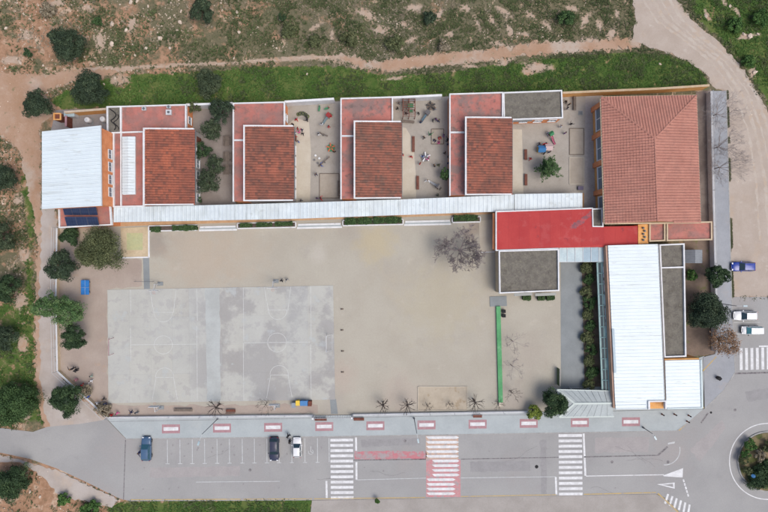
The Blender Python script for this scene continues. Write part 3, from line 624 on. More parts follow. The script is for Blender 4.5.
def tile_plane(root, poly, mat, tw=.46, tl=.46, name='roof_tiles'):
    """courses of half-round tiles over a sloping polygon"""
    V = [Vector(p) for p in poly]; nrm = Vector((0, 0, 0))
    for i in range(len(V)): nrm += V[i].cross(V[(i + 1) % len(V)])
    nrm.normalize()
    if nrm.z < 0: nrm = -nrm
    d = Vector((0, 0, -1)); d = (d - nrm * d.dot(nrm)).normalized(); v = nrm.cross(d)
    o = V[0]; uv = [((p - o).dot(d), (p - o).dot(v)) for p in V]
    u0, u1 = min(a for a, b_ in uv), max(a for a, b_ in uv); v0, v1 = min(b_ for a, b_ in uv), max(b_ for a, b_ in uv)
    nv = max(1, round((v1 - v0) / tw)); tw = (v1 - v0) / nv; nu = max(1, round((u1 - u0) / tl)); tl = (u1 - u0) / nu
    mb = MB(); rn = []; seg = 5
    prof = [(-.5 + k / (seg - 1), .105 * math.sin(math.pi * k / (seg - 1)) + (.012 if 0 < k < seg - 1 else -.01)) for k in range(seg)]
    for i in range(nu):
        for j in range(nv):
            uc, vc = u0 + (i + .5) * tl, v0 + (j + .5) * tw
            if not inside2(uv, uc, vc): continue
            r = random.random(); jit = random.uniform(-.012, .012); vs = []
            for uu, dz in ((u0 + i * tl - .05, 0), (u0 + (i + 1) * tl, .075 + jit)):
                for a, h in prof:
                    p = o + d * uu + v * (vc + a * tw * .98) + nrm * (h + dz + .02); vs.append(tuple(p))
            fs = [(k, seg + k, seg + k + 1, k + 1) for k in range(seg - 1)] + [tuple(range(seg, 2 * seg))]
            mb.add(vs, fs); rn += [r] * len(fs)
    mb.rnd = rn
    t = mb.build(name, mat, root); t['kind'] = 'stuff'
    b2 = MB(); b2.add([tuple(p - nrm * .005) for p in V], [tuple(range(len(V)))]); b2.add([tuple(p - nrm * .1) for p in V], [tuple(range(len(V)))[::-1]]); 
    m = mat; b2.rnd = [.5, .5]; b2.build('roof_deck', m, root)
    return t

# classroom blocks: L-shaped flat roof and a mono-pitch tiled roof
def classroom(label, outer, tile, split, tmat, rmat, west_ext=None):
    z = 3.2; ph = .3
    x0, y0, x1, y1t, yb = outer        # left x, top-left y, right x, top-right y, bottom y
    tx0, ty0, tx1, ty1 = tile
    A = W(x0, y0, z + ph); B = W(x1, y1t, z + ph); 
    root = thing('classroom_block', label, 'building', (*W((x0 + tx1) / 2, (y0 + yb) / 2, z), 0), 'classroom blocks along the corridor')
    zh, zl = 5.1, 3.9
    TL, TR, BR, BL = W3(tx0, ty0, zh), W3(tx1, ty0 + .3, zl), W3(tx1, ty1, zl), W3(tx0, ty1 + .4, zh)
    flat = [A, B, (B[0], TL[1] + .1), (TL[0] + .1, TL[1] + .1), (BL[0] + .1, BL[1]), (A[0] + .1, BL[1])]
    mb = MB(); mb.prism(flat, 0, z - .03, bottom=False); mb.build('wall', m_orange, root)
    mb = MB(); mb.prism(flat, z - .026, z, bottom=False); mb.build('flat_roof', rmat, root)
    zz = z + ph
    parapet(root, [(A[0], BL[1], zz), (*A, zz), (*B, zz), (B[0], TL[1] + .3, zz)], .23, .6, closed=False)
    if split:
        s0 = W(x0, split, zz); parapet(root, [(s0[0] + .3, s0[1], zz - .02), (TL[0] - .1, s0[1], zz - .02)], .3, .5, closed=False)
    # hall under the tiles
    tops = [(TL[0], TL[1], zh - .12), (TR[0] - .25, TR[1], zl - .12), (BR[0] - .25, BR[1], zl - .12), (BL[0], BL[1], zh - .12)]
    P = [(t[0], t[1]) for t in tops]; mb = MB(); mb.prism(P, 0, [t[2] for t in tops], top=True, bottom=False); mb.build('hall_wall', m_greywall, root)
    tile_plane(root, [TL, (TR[0] + .05, TR[1], TR[2] - .01), (BR[0] + .05, BR[1], BR[2] - .01), BL], tmat)
    up = lambda p, d: (p[0], p[1], p[2] + d)
    mb = MB(); mb.beam(up((TL[0] - .05, TL[1] + .2, TL[2]), .22), up((BL[0] - .05, BL[1] - .2, BL[2]), .22), .27, .5)
    mb.beam(up((TL[0] - .2, TL[1] + .1, TL[2]), .225), up((TR[0] - .1, TR[1] + .1, TR[2]), .225), .25, .5)
    mb.beam(up((BL[0] - .2, BL[1] - .1, BL[2]), .215), up((BR[0] - .1, BR[1] - .1, BR[2]), .215), .21, .4); mb.build('coping', m_white, root)
    mb = MB(); mb.beam((TR[0] + .12, TR[1], zl - .04), (BR[0] + .12, BR[1], zl - .04), .14, .12); mb.build('gutter', m_greymetal, root)
    windows(root, (P[2][0], P[2][1]), (P[1][0], P[1][1]), 5, 1.0, 1.6, 1.4, m0=.02, m1=.8)
    door(root, (P[2][0], P[2][1]), (P[1][0], P[1][1]), .9, 0, 1.1, 2.2, m_wood)
    windows(root, (flat[1][0] + .0, TL[1] + .3), (flat[1][0], flat[1][1] - .3), 1, 1.0, 1.4, 1.3)
    return root
blk1 = classroom('westernmost classroom block with rust-coloured tile roof beside the white hall', (120.8, 106.4, 185.6, 104.6, 205), (144.6, 129.2, 194.6, 203.8), None, m_tile1, m_red1)
classroom('classroom block with brown tiles between the tree courtyard and the slide yard', (233.2, 103.2, 284.2, 102, 201), (244.6, 126.4, 293.8, 199.6), 140, m_tile2, m_red2)
classroom('classroom block with brown tiles and a darkly stained red flat roof', (341, 98.4, 392.4, 97, 198), (354.8, 122, 401.4, 197.2), 135.8, m_tile2b, m_red3)
classroom('easternmost classroom block, tiled, joined to the grey gravel roof', (450, 94, 502.6, 92.4, 194), (466, 118, 511.8, 193.6), 132.2, m_tile2, m_red3)
# red roof wing of the first block with white skylight
wing, P = flat_block('roof_wing', 'low wing with plain red flat roof between white hall and first tiled block', [(113.4, 132.6), (143.2, 131.6), (143.4, 206), (113.6, 206.6)], 3.18, m_red1, ph=.28, pw=.25)
sk = thing('roof_skylight', 'long white ribbed skylight cover on the red flat roof', 'skylight', W3(128.4, 165, 3.18))
mb = MB(); a = [W(122.4, 136.4, 3.7), W(134.6, 136.2, 3.7), W(134.8, 194.2, 3.7), W(122.6, 194.6, 3.7)]; mb.prism(a, 3.18, 3.62, bottom=False); mb.build('upstand', m_white, sk)
mb = MB(); x0, x1 = a[0][0] - .1, a[1][0] + .1; n = 20
for i in range(n):
    ya = a[2][1] + (a[0][1] - a[2][1]) * i / n; yb = a[2][1] + (a[0][1] - a[2][1]) * (i + .93) / n; xm = (x0 + x1) / 2
    mb.add([(x0, ya, 3.63), (xm, ya, 3.85), (x1, ya, 3.63), (x0, yb, 3.63), (xm, yb, 3.85), (x1, yb, 3.63)], [(0, 1, 4, 3), (1, 2, 5, 4), (0, 2, 1), (3, 4, 5)])
mb.build('cover_sheets', m_whiteroof, sk)
def ac_unit(px, py, z, label, sx=.9, sy=.7, sz=.7):
    x, y = W(px, py, z + sz); r = thing('rooftop_unit', label, 'vent unit', (x, y, z))
    MB().box(x, y, z + .1, sx, sy, sz - .1).build('casing', m_palemetal, r); MB().box(x, y, z, sx * .8, sy * .8, .1).build('feet', m_greymetal, r)
    m = MB(); m.lathe(x, y, [(.25, z + sz), (.25, z + sz + .03)], 12); m.build('fan_grille', m_greymetal, r)
ac_unit(168.4, 112, 3.2, 'white square vent box on the first red flat roof', 1.0, .95, .5)
ac_unit(143.6, 108.4, 3.2, 'small grey vent box beside the north parapet of first block', .7, .6, .5)
ac_unit(168.4, 106.6, 3.2, 'small grey vent box above the white one at the north parapet', .7, .5, .5)
gb, P = flat_block('roof_annex', 'small grey gravel roof with cables between tank yard and first block', [(107, 106.8), (120.4, 106.4), (120.6, 132.4), (107.4, 132.8)], 3.22, m_gravel, pw=.25)
cb = MB(); pts = [W3(110 + 6 * abs(math.sin(i * .5)), 109 + i * 1.9, 3.28) for i in range(12)]
for i in range(11): cb.cyl(pts[i], pts[i + 1], .09, .09, 6)
for i in range(8): cb.cyl((pts[i + 2][0] + .5, pts[i + 2][1] - .3, 3.28), (pts[i + 3][0] + .5, pts[i + 3][1] - .3, 3.28), .07, .07, 6)
tag(cb.build('cable_run', m_black), 'black cables snaking over the small gravel roof', 'cables')

# white hall (gym)
gz_ = 7.6
G4 = [W3(41.9, 131.4, 7.2), W3(100.4, 125.4, gz_), W3(101.2, 205.8, gz_), W3(41.9, 209, 7.2)]
hall = thing('sports_hall', 'tall hall with plain white sheet roof and orange east wall', 'building', (*W(76, 168, 4), 0))
walls(hall, [(G4[0][0] + .3, G4[0][1] - .3, 7.0), (G4[1][0] - .15, G4[1][1] - .3, 7.4), (G4[2][0] - .15, G4[2][1] + .3, 7.4), (G4[3][0] + .3, G4[3][1] + .3, 7.0)], 0, m_orange)
def ribbed(root, q, n, amp, mat, name='roof', along=0, th=.12, duty=.18):
    """sheet roof on quad q (a,b,c,d); ribs run a->b (along=0) and repeat from a to d"""
    a, b_, c_, d_ = [Vector(p) for p in q]
    if along: a, b_, c_, d_ = b_, c_, d_, a
    mb = MB(); rows = []
    for i in range(n):
        for t, h in ((0, 0), ((1 - 2 * duty), 0), ((1 - 1.5 * duty), amp), ((1 - .5 * duty), amp)): rows.append(((i + t) / n, h))
    rows.append((1, 0)); vs = []
    for t, h in rows:
        vs += [tuple(a.lerp(d_, t) + Vector((0, 0, h))), tuple(b_.lerp(c_, t) + Vector((0, 0, h)))]
    mb.rnd = []
    k = len(vs); fs = [(2 * i, 2 * i + 1, 2 * i + 3, 2 * i + 2) for i in range(len(rows) - 1)]
    mb.add(vs, fs)
    vb = [tuple(Vector(p) - Vector((0, 0, th))) for p in (a, b_, c_, d_)]; vt = [tuple(p - Vector((0, 0, .002))) for p in (a, b_, c_, d_)]
    mb.add(vb + vt, [(0, 3, 2, 1), (0, 1, 5, 4), (1, 2, 6, 5), (2, 3, 7, 6), (3, 0, 4, 7)])
    rp = [random.random() for _ in range(n)]; mb.rnd = [rp[min(n - 1, i // 4)] for i in range(len(rows) - 1)] + [.5] * 5
    return mb.build(name, mat, root)
ribbed(hall, G4, 22, .03, m_whiteroof)
E0, E1 = (G4[2][0] - .12, G4[2][1] + .3), (G4[1][0] - .12, G4[1][1] - .3)
windows(hall, E0, E1, 4, 3.9, 1.7, 1.1, m0=.1, m1=.78)
windows(hall, (G4[0][0] + .3, G4[0][1] - .3), (G4[3][0] + .3, G4[3][1] + .3), 4, 3.9, 1.7, 1.1)
mb = MB(); mb.beam((G4[2][0] + .02, G4[2][1] - .02, gz_ - .02), (G4[1][0] + .02, G4[1][1] + .02, gz_ - .02), .14, .2); mb.build('gutter', m_palemetal, hall)
# ledge of the hall's east side
lb, P = flat_block('panel_roof_block', 'low red-roofed block carrying solar panels south of the white hall', [(58.8, 206.4), (109.6, 205), (111, 224.6), (59.2, 227.4)], 3.2, m_red1, ph=.3)
m_trim2 = M('dark_frame', c(70, 78, 100), rough=.5)
def solar_row(pa, pb, n, py, tilt, zr, label):
    for i in range(n):
        px = pa + (pb - pa) * (i + .5) / n; x, y = W(px, py, zr + .6); w = (pb - pa) / n * S * (H - zr - .6) / H
        r = thing('solar_panel', label % ORD[i], 'solar panel', (x, y, zr), 'solar panels on the red roof'); dd = .85; h = .75
        for sx in (-1, 1):
            m = MB(); m.cyl((x + sx * w * .35, y + dd * .8, zr), (x + sx * w * .35, y + dd * .8, zr + h + .12), .03); m.cyl((x + sx * w * .35, y - dd * .8, zr), (x + sx * w * .35, y - dd * .8, zr + .2), .03); m.build('support', m_greymetal, r)
        fr = MB(); q = [(x - w * .49, y - dd, zr + .14), (x + w * .49, y - dd, zr + .14), (x + w * .49, y + dd, zr + .14 + h), (x - w * .49, y + dd, zr + .14 + h)]
        fr.add(q + [(a, b_, z_ + .05) for a, b_, z_ in q], [(3, 2, 1, 0), (4, 5, 6, 7), (0, 1, 5, 4), (1, 2, 6, 5), (2, 3, 7, 6), (3, 0, 4, 7)]); fo = fr.build('frame', m_trim2, r)
        ce = MB(); nx_, ny2 = 4, 3
        for a in range(nx_):
            for b_ in range(ny2):
                u0, u1 = (a + .02) / nx_, (a + .98) / nx_; v0, v1 = (b_ + .02) / ny2, (b_ + .98) / ny2
                pt = lambda u, v: (x - w * .46 + w * .92 * u, y - dd * .95 + dd * 1.9 * v, zr + .14 + h * (.025 + .95 * v) + .058)
                ce.add([pt(u0, v0), pt(u1, v0), pt(u1, v1), pt(u0, v1)], [(0, 1, 2, 3)])
        ce.build('cells', m_solar, r)
ORD = ['first', 'second', 'third', 'fourth', 'fifth', 'sixth', 'seventh', 'eighth', 'ninth', 'tenth', 'eleventh', 'twelfth']
solar_row(63, 96.6, 4, 210.2, 0, 3.2, '%s solar panel from the left in the back row by the white hall')
solar_row(65.4, 98.4, 3, 221.6, 0, 3.2, '%s solar panel from the left in the front row by the parapet')

# tank yard north of the hall
def tank(px, py, label):
    x, y = W(px, py, 1.3); r = thing('water_tank', label, 'water tank', (x, y, 0))
    MB().lathe(x, y, [(.48, .03), (.52, .1), (.52, 1.1), (.46, 1.22), (.2, 1.3)], 18).build('shell', m_white, r, True); MB().lathe(x, y, [(.16, 1.3), (.16, 1.36)], 12).build('lid', m_palemetal, r)
    MB().box(x, y, 0, 1.2, 1.2, .03).build('plinth', m_conc, r)
tank(86.4, 119.4, 'left white round tank behind the white hall'); tank(101.8, 118.6, 'right white round tank behind the white hall')
x, y = W(69, 114, 1.6); r = thing('equipment_cabinet', 'long pale grey equipment cabinet against the tank yard wall', 'cabinet', (x, y, 0))
MB().box(x, y, .1, 1.9, .75, 1.4).build('casing', m_palemetal, r); MB().box(x, y, 1.5, 2.0, .9, .06).build('lid', m_bluecan, r); MB().box(x, y, 0, 1.7, .6, .1).build('plinth', m_conc, r)
x, y = W(57.2, 116.4, 2.2); r = thing('brick_pillar_shed', 'small square brick shed with orange rim at yard corner', 'shed', (x, y, 0))
MB().box(x, y, 0, 1.3, 1.2, 2.0).build('wall', m_wood, r); m = MB()
for a, b_, sx, sy in ((0, .55, 1.4, .2), (0, -.55, 1.4, .2), (-.6, 0, .2, .9), (.6, 0, .2, .9)): m.box(x + a, y + b_, 2.0, sx, sy, .25)
m.build('rim', m_ochrewall, r)
x, y = W(66, 121, 1.8); r = thing('red_screen_wall', 'short brown-red partition wall between apron and cabinet', 'wall', (x, y, 0))
MB().box(x, y, 0, .25, 1.9, 1.8).build('panel', m_wood, r); MB().box(x, y, 1.8, .35, 2.0, .08).build('coping', m_redpad, r)

# corridor canopy
cor = thing('corridor_roof', 'long white corrugated corridor roof joining the classroom blocks', 'roof', (*W(300, 212, 0), 0))
zc0, zc1 = 3.05, 2.85
def cseg(xa, ya0, ya1, xb, yb0, yb1, n, mat=m_corr, nm='roof_sheet'):
    ribbed(cor, [W3(xa, ya0, zc0), W3(xa, ya1, zc1), W3(xb, yb1, zc1), W3(xb, yb0, zc0)], n, .04, mat, nm)
xs = [113.4, 232, 342, 452]; top = [206.9, 204.4, 201.0, 197.4]; bot = [221.8, 219.4, 216, 212.4]
cseg(113.6, 207.0, 222.2, 204.0, 205.2, 220.6, 22); cseg(204.2, 205.2, 220.6, 300, 202.6, 218.6, 24); cseg(300.2, 202.6, 218.6, 400, 199.4, 215, 24); cseg(400.2, 199.4, 215, 514, 194.6, 211, 27)
cseg(514.6, 194.0, 210.2, 582.4, 193.0, 207.6, 17)
for xx, yy in [(130 + i * 18, 221.2 - i * .52) for i in range(20)]: MB().cyl((*W(xx, yy - 1, 2.8), .0), (*W(xx, yy - 1, 2.8), 2.74), .07, .07, 8).build('post', m_white, cor)
mb = MB(); mb.beam((*W(113.6, 221.4, 2.8), 2.76), (*W(513, 210.4, 2.8), 2.76), .12, .16); mb.build('fascia', m_white, cor)
mb = MB(); mb.prism([W(113, 209), W(584, 193), W(584, 209), W(495, 214), W(113, 226.6)], 0, .06, bottom=False); f = mb.build('corridor_floor', M('terracotta_paving', c(214, 176, 138), c(200, 160, 122), .8, .9)); f['kind'] = 'structure'
# planter walls and steps along the corridor
def planter(px0, px1, py, h=.45, d=5.2, label='', hedges=()):
    a, b_ = W(px0, py), W(px1, py - (px1 - px0) * .022); r = thing('planter_wall', label, 'planter', (*W((px0 + px1) / 2, py), 0))
    m = MB(); dd = d * S
    m.beam((*a, h), (*b_, h), .22, h); m.beam((a[0], a[1] + dd, h - .003), (b_[0], b_[1] + dd, h - .003), .16, h)
    for p in (a, b_): m.beam((p[0], p[1] + .12, h + .003), (p[0], p[1] + dd - .1, h + .003), .2, h)
    m.build('wall', m_white, r); m = MB(); m.prism([(a[0] + .1, a[1] + .1), (b_[0] - .1, b_[1] + .1), (b_[0] - .1, b_[1] + dd - .1), (a[0] + .1, a[1] + dd - .1)], 0, h - .1, bottom=False); m.build('soil', m_bark, r)
planter(149.6, 197.6, 231.2, label='white planter wall with hedge nearest the paved square'); planter(238, 296, 228.6, label='white planter wall with three low hedges below the second block')
planter(343, 403, 225.8, label='white planter wall with dense hedge below third block'); planter(452, 480, 222.6, label='short white planter wall with hedge near the red roof')
def steps(px0, px1, py, label):
    r = thing('entrance_steps', label, 'steps', (*W((px0 + px1) / 2, py), 0))
    for i in range(3):
        a, b_ = W(px0 + i * .6, py - i * 1.6), W(px1 - i * .6, py - i * 1.6 - (px1 - px0) * .022)
        m = MB(); m.beam((*a, .06 + .05 * i + .001), (*b_, .06 + .05 * i + .001), .34, .06 + .05 * i); m.build('step', m_pave if i % 2 else m_white, r)
steps(199, 237, 230.4, 'pale steps between the two western planters'); steps(297, 342, 228, 'pale steps between slide yard planter and dense hedge'); steps(404, 451, 225, 'pale steps between the two eastern planters')
# gravel-roof room beside the conifer yard
gr, P = flat_block('store_room', 'grey gravel flat roof with white parapet beside the conifer yard', [(503.8, 92.6), (561.6, 90.4), (562.6, 117.4), (504.4, 119.6)], 3.2, m_gravel)
Pc = ccw(P); windows(gr, P[3], P[2], 4, 1.2, 1.5, 1.2); windows(gr, P[2], P[1], 1, 1.2, 1.5, 1.2)
m = MB(); s0, s1 = W(511.5, 119.6, 2.6), W(532, 118.8, 2.6); m.beam((s0[0], s0[1] - .2, 2.7), (s1[0], s1[1] - .2, 2.7), .5, .1); m.build('awning', m_greymetal, gr)
# scarlet roof
m_redflat2 = M('scarlet_strip', c(194, 78, 76), c(182, 68, 68), .25, .8, .05, 8, [(c(200, 104, 102), .4, .54, .68, None, .6), (c(120, 70, 78), .42, .62, .72, None, .7), (c(158, 84, 86), 1.6, .6, .72, None, .6)], rnd=(c(172, 64, 68), .5), fine=.05)
rd = thing('assembly_building', 'low building with bright scarlet flat roof in the middle right', 'building', (*W(565, 230, 0), 0))
z = 3.5; RP = [W(x, y, z) for x, y in [(497, 212.2), (592.4, 208.8), (592.6, 226.4), (602.6, 226.6), (638.6, 225.8), (638.6, 244.4), (607, 247), (557, 247.8), (496.8, 249.8)]]
m = MB(); m.prism(RP, 0, z - .03, bottom=False); m.build('wall', m_orange, rd); m = MB(); m.prism(RP, z - .026, z, bottom=False); m.build('roof', m_redflat, rd)
for i in range(9):
    xa, xb = 498 + i * 10.45, 498 + (i + 1) * 10.45 - .12; f_ = lambda x_: (212.3 - (x_ - 497) * .0352, 249.2 - (x_ - 497) * .033)
    m = MB(); m.prism([W(xa, f_(xa)[0] + .5, z), W(xb, f_(xb)[0] + .5, z), W(xb, f_(xb)[1], z), W(xa, f_(xa)[1], z)], z + .001, z + .012, bottom=False); m.rnd = [random.random()] * len(m.f); m.build('membrane_strip', m_redflat2, rd)
for i in range(4):
    xa, xb = 592.4 + i * 11.5, 592.4 + (i + 1) * 11.5 - .12
    m = MB(); m.prism([W(xa, 227.2, z), W(xb, 226.6, z), W(xb, 244.4, z), W(xa, 245.6, z)], z + .001, z + .012, bottom=False); m.rnd = [random.random()] * len(m.f); m.build('membrane_strip', m_redflat2, rd)
sm = MB(); sm.prism([W(*p, z) for p in ragged([(571, 224), (577, 221), (584, 216), (591, 211), (591.6, 214), (586, 220), (581, 225), (574, 228), (570, 227)], .7, 1.5, 3)], z + .014, z + .016, bottom=False); sm.build('puddle_stain', M('puddle_dirt', c(150, 76, 84), c(124, 72, 82), 1.2, .7, stains=[(c(184, 72, 76), 1.6, .5, .6, None, .9)]), rd)
parapet(rd, [(*W(558, 248.4, z + .15), z + .15), (*W(496.2, 250.4, z + .15), z + .15), (*W(496.2, 211.6, z + .15), z + .15), (*W(592.4, 208.2, z + .15), z + .15)], .22, .4, closed=False)
m = MB(); pl = [W(592.6, 209, 3.7), W(602.4, 208.6, 3.7), (RP[3][0], RP[3][1]), RP[2]]; m.prism(pl, 0, 3.3, bottom=False); m.build('light_well', m_gravel, rd)
parapet(rd, [(*pl[0], 3.7), (*pl[1], 3.7), (*pl[2], 3.7), (*pl[3], 3.7)], .2, .45)
windows(rd, (RP[0][0], RP[0][1]), (RP[8][0], RP[8][1]), 3, 1, 1.3, 1.6)
m = MB(); a0, a1 = W(494.6, 213, 2.7), W(494.4, 249, 2.7); m.beam((*a0, 2.8), (*a1, 2.8), .7, .12); m.build('side_canopy', m_orange, rd)
sheet('side_paving', [(479, 221), (495, 219), (496, 252), (480, 252.5)], .02, m_cream)
o = sheet('side_edging', ypm((479, 252.4), (496, 251.8), .8), .026, m_white)
g2, P = flat_block('office_block', 'square grey gravel roof with white parapet south of the scarlet roof', [(499.4, 251.2), (558.4, 249.6), (558.8, 290.4), (500, 293)], 3.45, m_gravel, wallmat=m_creamwall, ph=.35)
windows(g2, P[3], P[2], 5, 1.0, 1.5, 1.3)
for a, b_ in ((514, 532), (535, 556)):
    m = MB(); s0, s1 = W(a, 293.4, 2.8), W(b_, 292.6, 2.8); m.beam((s0[0], s0[1] - .25, 2.9), (s1[0], s1[1] - .25, 2.9), .5, .12); m.build('awning', m_tealglass, g2)
# service wing south of hip roof
sv = thing('service_wing', 'narrow wing with two red roof pieces south of the salmon hip roof', 'building', (*W(676, 232, 0), 0))
for nm, q, mt in (('vent_deck', [(639, 224.4), (649.2, 224), (649.2, 243.6), (639, 244.2)], m_ochrewall), ('flat_roof', [(650, 223.6), (664.8, 223.2), (664.8, 240.4), (650, 241)], m_red2), ('flat_roof', [(667.4, 223), (711.6, 222), (711.8, 239.4), (667.4, 240.4)], m_red1)):
    Q = [W(*p, 3.9) for p in q]; m = MB(); m.prism(Q, 0, 3.58, bottom=False); m.build('wall', m_ochrewall, sv); m = MB(); m.prism(Q, 3.584, 3.6, bottom=False); m.build(nm, mt, sv)
    if nm != 'vent_deck': parapet(sv, [(*p, 3.9) for p in Q], .26, .5, m_creamwall)
for i in range(5):
    x, y = W(643.4 + (i % 2) * 1.4, 228 + i * 3, 3.8); MB().lathe(x, y, [(.14, 3.6), (.14, 3.85), (.22, 3.87), (.1, 4.0)], 10).build('vent_cap', m_greymetal, sv)
# salmon hip-roofed hall
hh = thing('hip_roof_hall', 'large hall with salmon tiled hip roof in the upper right', 'building', (*W(650, 160, 5), 0))
ze, zr = 5.0, 7.3
TL, TR, BR, BL = W3(601, 97.2, ze), W3(696, 95.4, ze), W3(700.2, 222.6, ze), W3(604.8, 223.6, ze); AP, RS = W3(654.4, 138.4, zr), W3(657.2, 221.2, zr)
ins = lambda p, dx, dy, z_: (p[0] + dx, p[1] + dy, z_)
walls(hh, [ins(TL, .5, -.5, ze - .15), ins(TR, -.5, -.5, ze - .15), ins(BR, -.5, .3, ze - .15), ins(BL, .5, .3, ze - .15)], 0, m_ochrewall)
m = MB(); m.add([ins(BL, .5, .28, ze - .16), ins(BR, -.5, .28, ze - .16), (RS[0], BL[1] + .32, zr - .15)], [(0, 1, 2)]); m.build('gable', m_ochrewall, hh)
tile_plane(hh, [TL, AP, RS, BL], m_tile3, .5, .5); tile_plane(hh, [TR, BR, RS, AP], m_tile3, .5, .5); tile_plane(hh, [TL, TR, AP], m_tile3, .5, .5)
for a, b_ in ((TL, AP), (TR, AP), (AP, RS)):
    m = MB(); a, b_ = Vector(a), Vector(b_); n = int((b_ - a).length / .5)
    for i in range(n): m.cyl(a.lerp(b_, i / n) + Vector((0, 0, .06)), a.lerp(b_, (i + 1.06) / n) + Vector((0, 0, .05)), .15, .17, 8)
    m.rnd = [random.random() for _ in m.f]; o = m.build('ridge_tiles', m_tile3, hh); o['kind'] = 'stuff'
m = MB()
for a, b_, w in ((TL, TR, .3), (TR, BR, .3), (BR, BL, .26), (BL, TL, .42)):
    m.beam((a[0], a[1], ze + .02), (b_[0], b_[1], ze + .02), w, .16)
m.build('eaves_gutter', m_creamwall, hh)
WL0, WL1 = (TL[0] + .5, TL[1] - .5), (BL[0] + .5, BL[1] + .3)
windows(hh, WL0, WL1, 4, 1.6, 4.4, 2.3); 
for t in (.02, .26, .5, .74, .98):
    x, y = WL0[0] + (WL1[0] - WL0[0]) * t, WL0[1] + (WL1[1] - WL0[1]) * t; MB().box(x - .15, y, 0, .36, .9, 4.6).build('pilaster', m_orange, hh)
windows(hh, (BR[0] - .5, BR[1] + .3), (TR[0] - .5, TR[1] - .5), 5, 1.2, 2.2, 1.8)
# glazed link canopy
lc = thing('link_canopy', 'pale blue translucent canopy between scarlet roof and east white roof', 'canopy', (*W(583, 254, 0), 0))
for i in range(6):
    u0, u1 = 559.6 + i * 7.9, 559.6 + (i + 1) * 7.9 - .4
    m = MB(); m.prism([W(u0, 247.4, 3.2), W(u1, 247.2, 3.2), W(u1, 261.6, 3.0), W(u0, 261.8, 3.0)], 3.02, 3.07); m.build('panel', m_bluecan2 if i in (3, 4) else m_bluecan, lc)
m = MB()
for i in range(7): m.beam((*W(559.4 + i * 7.9, 247.2, 3.1), 3.14), (*W(559.4 + i * 7.9, 261.9, 3.1), 3.14), .08, .14)
m.beam((*W(559.2, 261.9, 3.1), 3.02), (*W(607, 261.6, 3.1), 3.02), .12, .16); m.build('frame', m_palemetal, lc)
for u in (560, 575, 590, 606): MB().cyl((*W(u, 261.4, 3), 0), (*W(u, 261.4, 3), 2.9), .06).build('post', m_palemetal, lc)
# east white building
ze2 = 4.3
eb = thing('east_wing', 'long white ribbed roof building running south to the street', 'building', (*W(637, 327, 0), 0))
Q = [W3(608, 245.4, ze2), W3(658, 244, ze2 + .25), W3(664.4, 402.4, ze2 + .25), W3(615.6, 409.4, ze2)]
ribbed(eb, [W3(608, 245.4, ze2), W3(658, 244, ze2 + .25), W3(664.6, 401.6, ze2 + .25), W3(615.2, 402.4, ze2)], 46, .03, m_whiteroof)
ribbed(eb, [W3(615.3, 402.6, ze2), W3(650, 401.9, ze2 + .17), W3(650.2, 409.2, ze2 + .17), W3(615.7, 409.6, ze2)], 2, .06, m_whiteroof, 'roof_end')
walls(eb, [(Q[0][0] - .35, Q[0][1] - .05, ze2 - .2), (Q[1][0] - .1, Q[1][1] - .05, ze2 - .02), (Q[2][0] - .1, Q[2][1] - .05, ze2 - .02), (W(650, 402.4, ze2)[0], W(650, 402.4, ze2)[1], ze2 - .1), (W(650, 408.6, ze2)[0], W(650, 408.6, ze2)[1], ze2 - .1), (Q[3][0] - .3, Q[3][1] + .15, ze2 - .2)], 0, m_pinkwall)
W0, W1 = (Q[0][0] - .35, Q[0][1] - .05), (Q[3][0] - .3, Q[3][1] + .15)
windows(eb, W0, W1, 9, 1.0, 2.0, 1.8, m0=.12, m1=.9); windows(eb, W1, (W(650, 408.6, ze2)[0], W(650, 408.6, ze2)[1]), 2, 1.0, 1.6, 1.5)
m = MB(); m.beam(Vector(W3(658.6, 244.2, 4.6)) + Vector((0, 0, 0)), W3(665.2, 402, 4.6), .18, .25); m.build('gutter', m_greymetal, eb)
m = MB(); m.beam(W3(613.2, 329, ze2 + .14), W3(615.2, 373, ze2 + .14), .42, .24); m.build('light_strip', m_bluecan2, eb)
parapet(eb, [W3(649, 409, 4.75), W3(649, 401.6, 4.75), W3(666, 401.2, 4.75), W3(666, 408.6, 4.75)], .24, .6, closed=False, name='entrance_parapet')
m = MB(); m.prism([W(650, 402.8, 3.2), W(664.4, 402.4, 3.2), W(664.6, 408.8, 3.2), W(650.2, 409.2, 3.2)], 2.9, 3.0); m.build('porch_slab', m_ochrewall, eb)
ea = thing('east_annex', 'square white roof annex at the corner by the roundabout', 'building', (*W(683, 384, 0), 0)); za = 4.0
Q2 = [W3(665, 360.6, za), W3(700.6, 359.8, za), W3(702, 407.8, za), W3(666.6, 408.8, za)]
ribbed(ea, Q2, 14, .03, m_whiteroof); walls(ea, [(Q2[0][0] + .02, Q2[0][1] + .25, za - .2), (Q2[1][0] - .15, Q2[1][1] + .25, za - .2), (Q2[2][0] - .15, Q2[2][1] + .2, za - .2), (Q2[3][0] + .02, Q2[3][1] + .2, za - .2)], 0, m_ochrewall)
m = MB(); m.beam((Q2[1][0], Q2[1][1], za + .14), (Q2[2][0], Q2[2][1], za + .14), .3, .34); m.beam((Q2[3][0], Q2[3][1], za + .135), (Q2[2][0], Q2[2][1], za + .135), .22, .34); m.build('fascia', m_bluecan, ea)
windows(ea, (Q2[3][0], Q2[3][1] + .2), (Q2[2][0], Q2[2][1] + .2), 2, 1.0, 1.7, 1.4); windows(ea, (Q2[2][0] - .15, Q2[2][1]), (Q2[1][0] - .15, Q2[1][1]), 3, 1.0, 1.7, 1.4)
gs, P = flat_block('gravel_wing', 'long narrow gravel roof strip east of the white roof', [(660.2, 245), (684, 244), (685.8, 356.2), (665, 357)], 3.6, m_gravel, wallmat=m_creamwall, ph=.35, pw=.25)
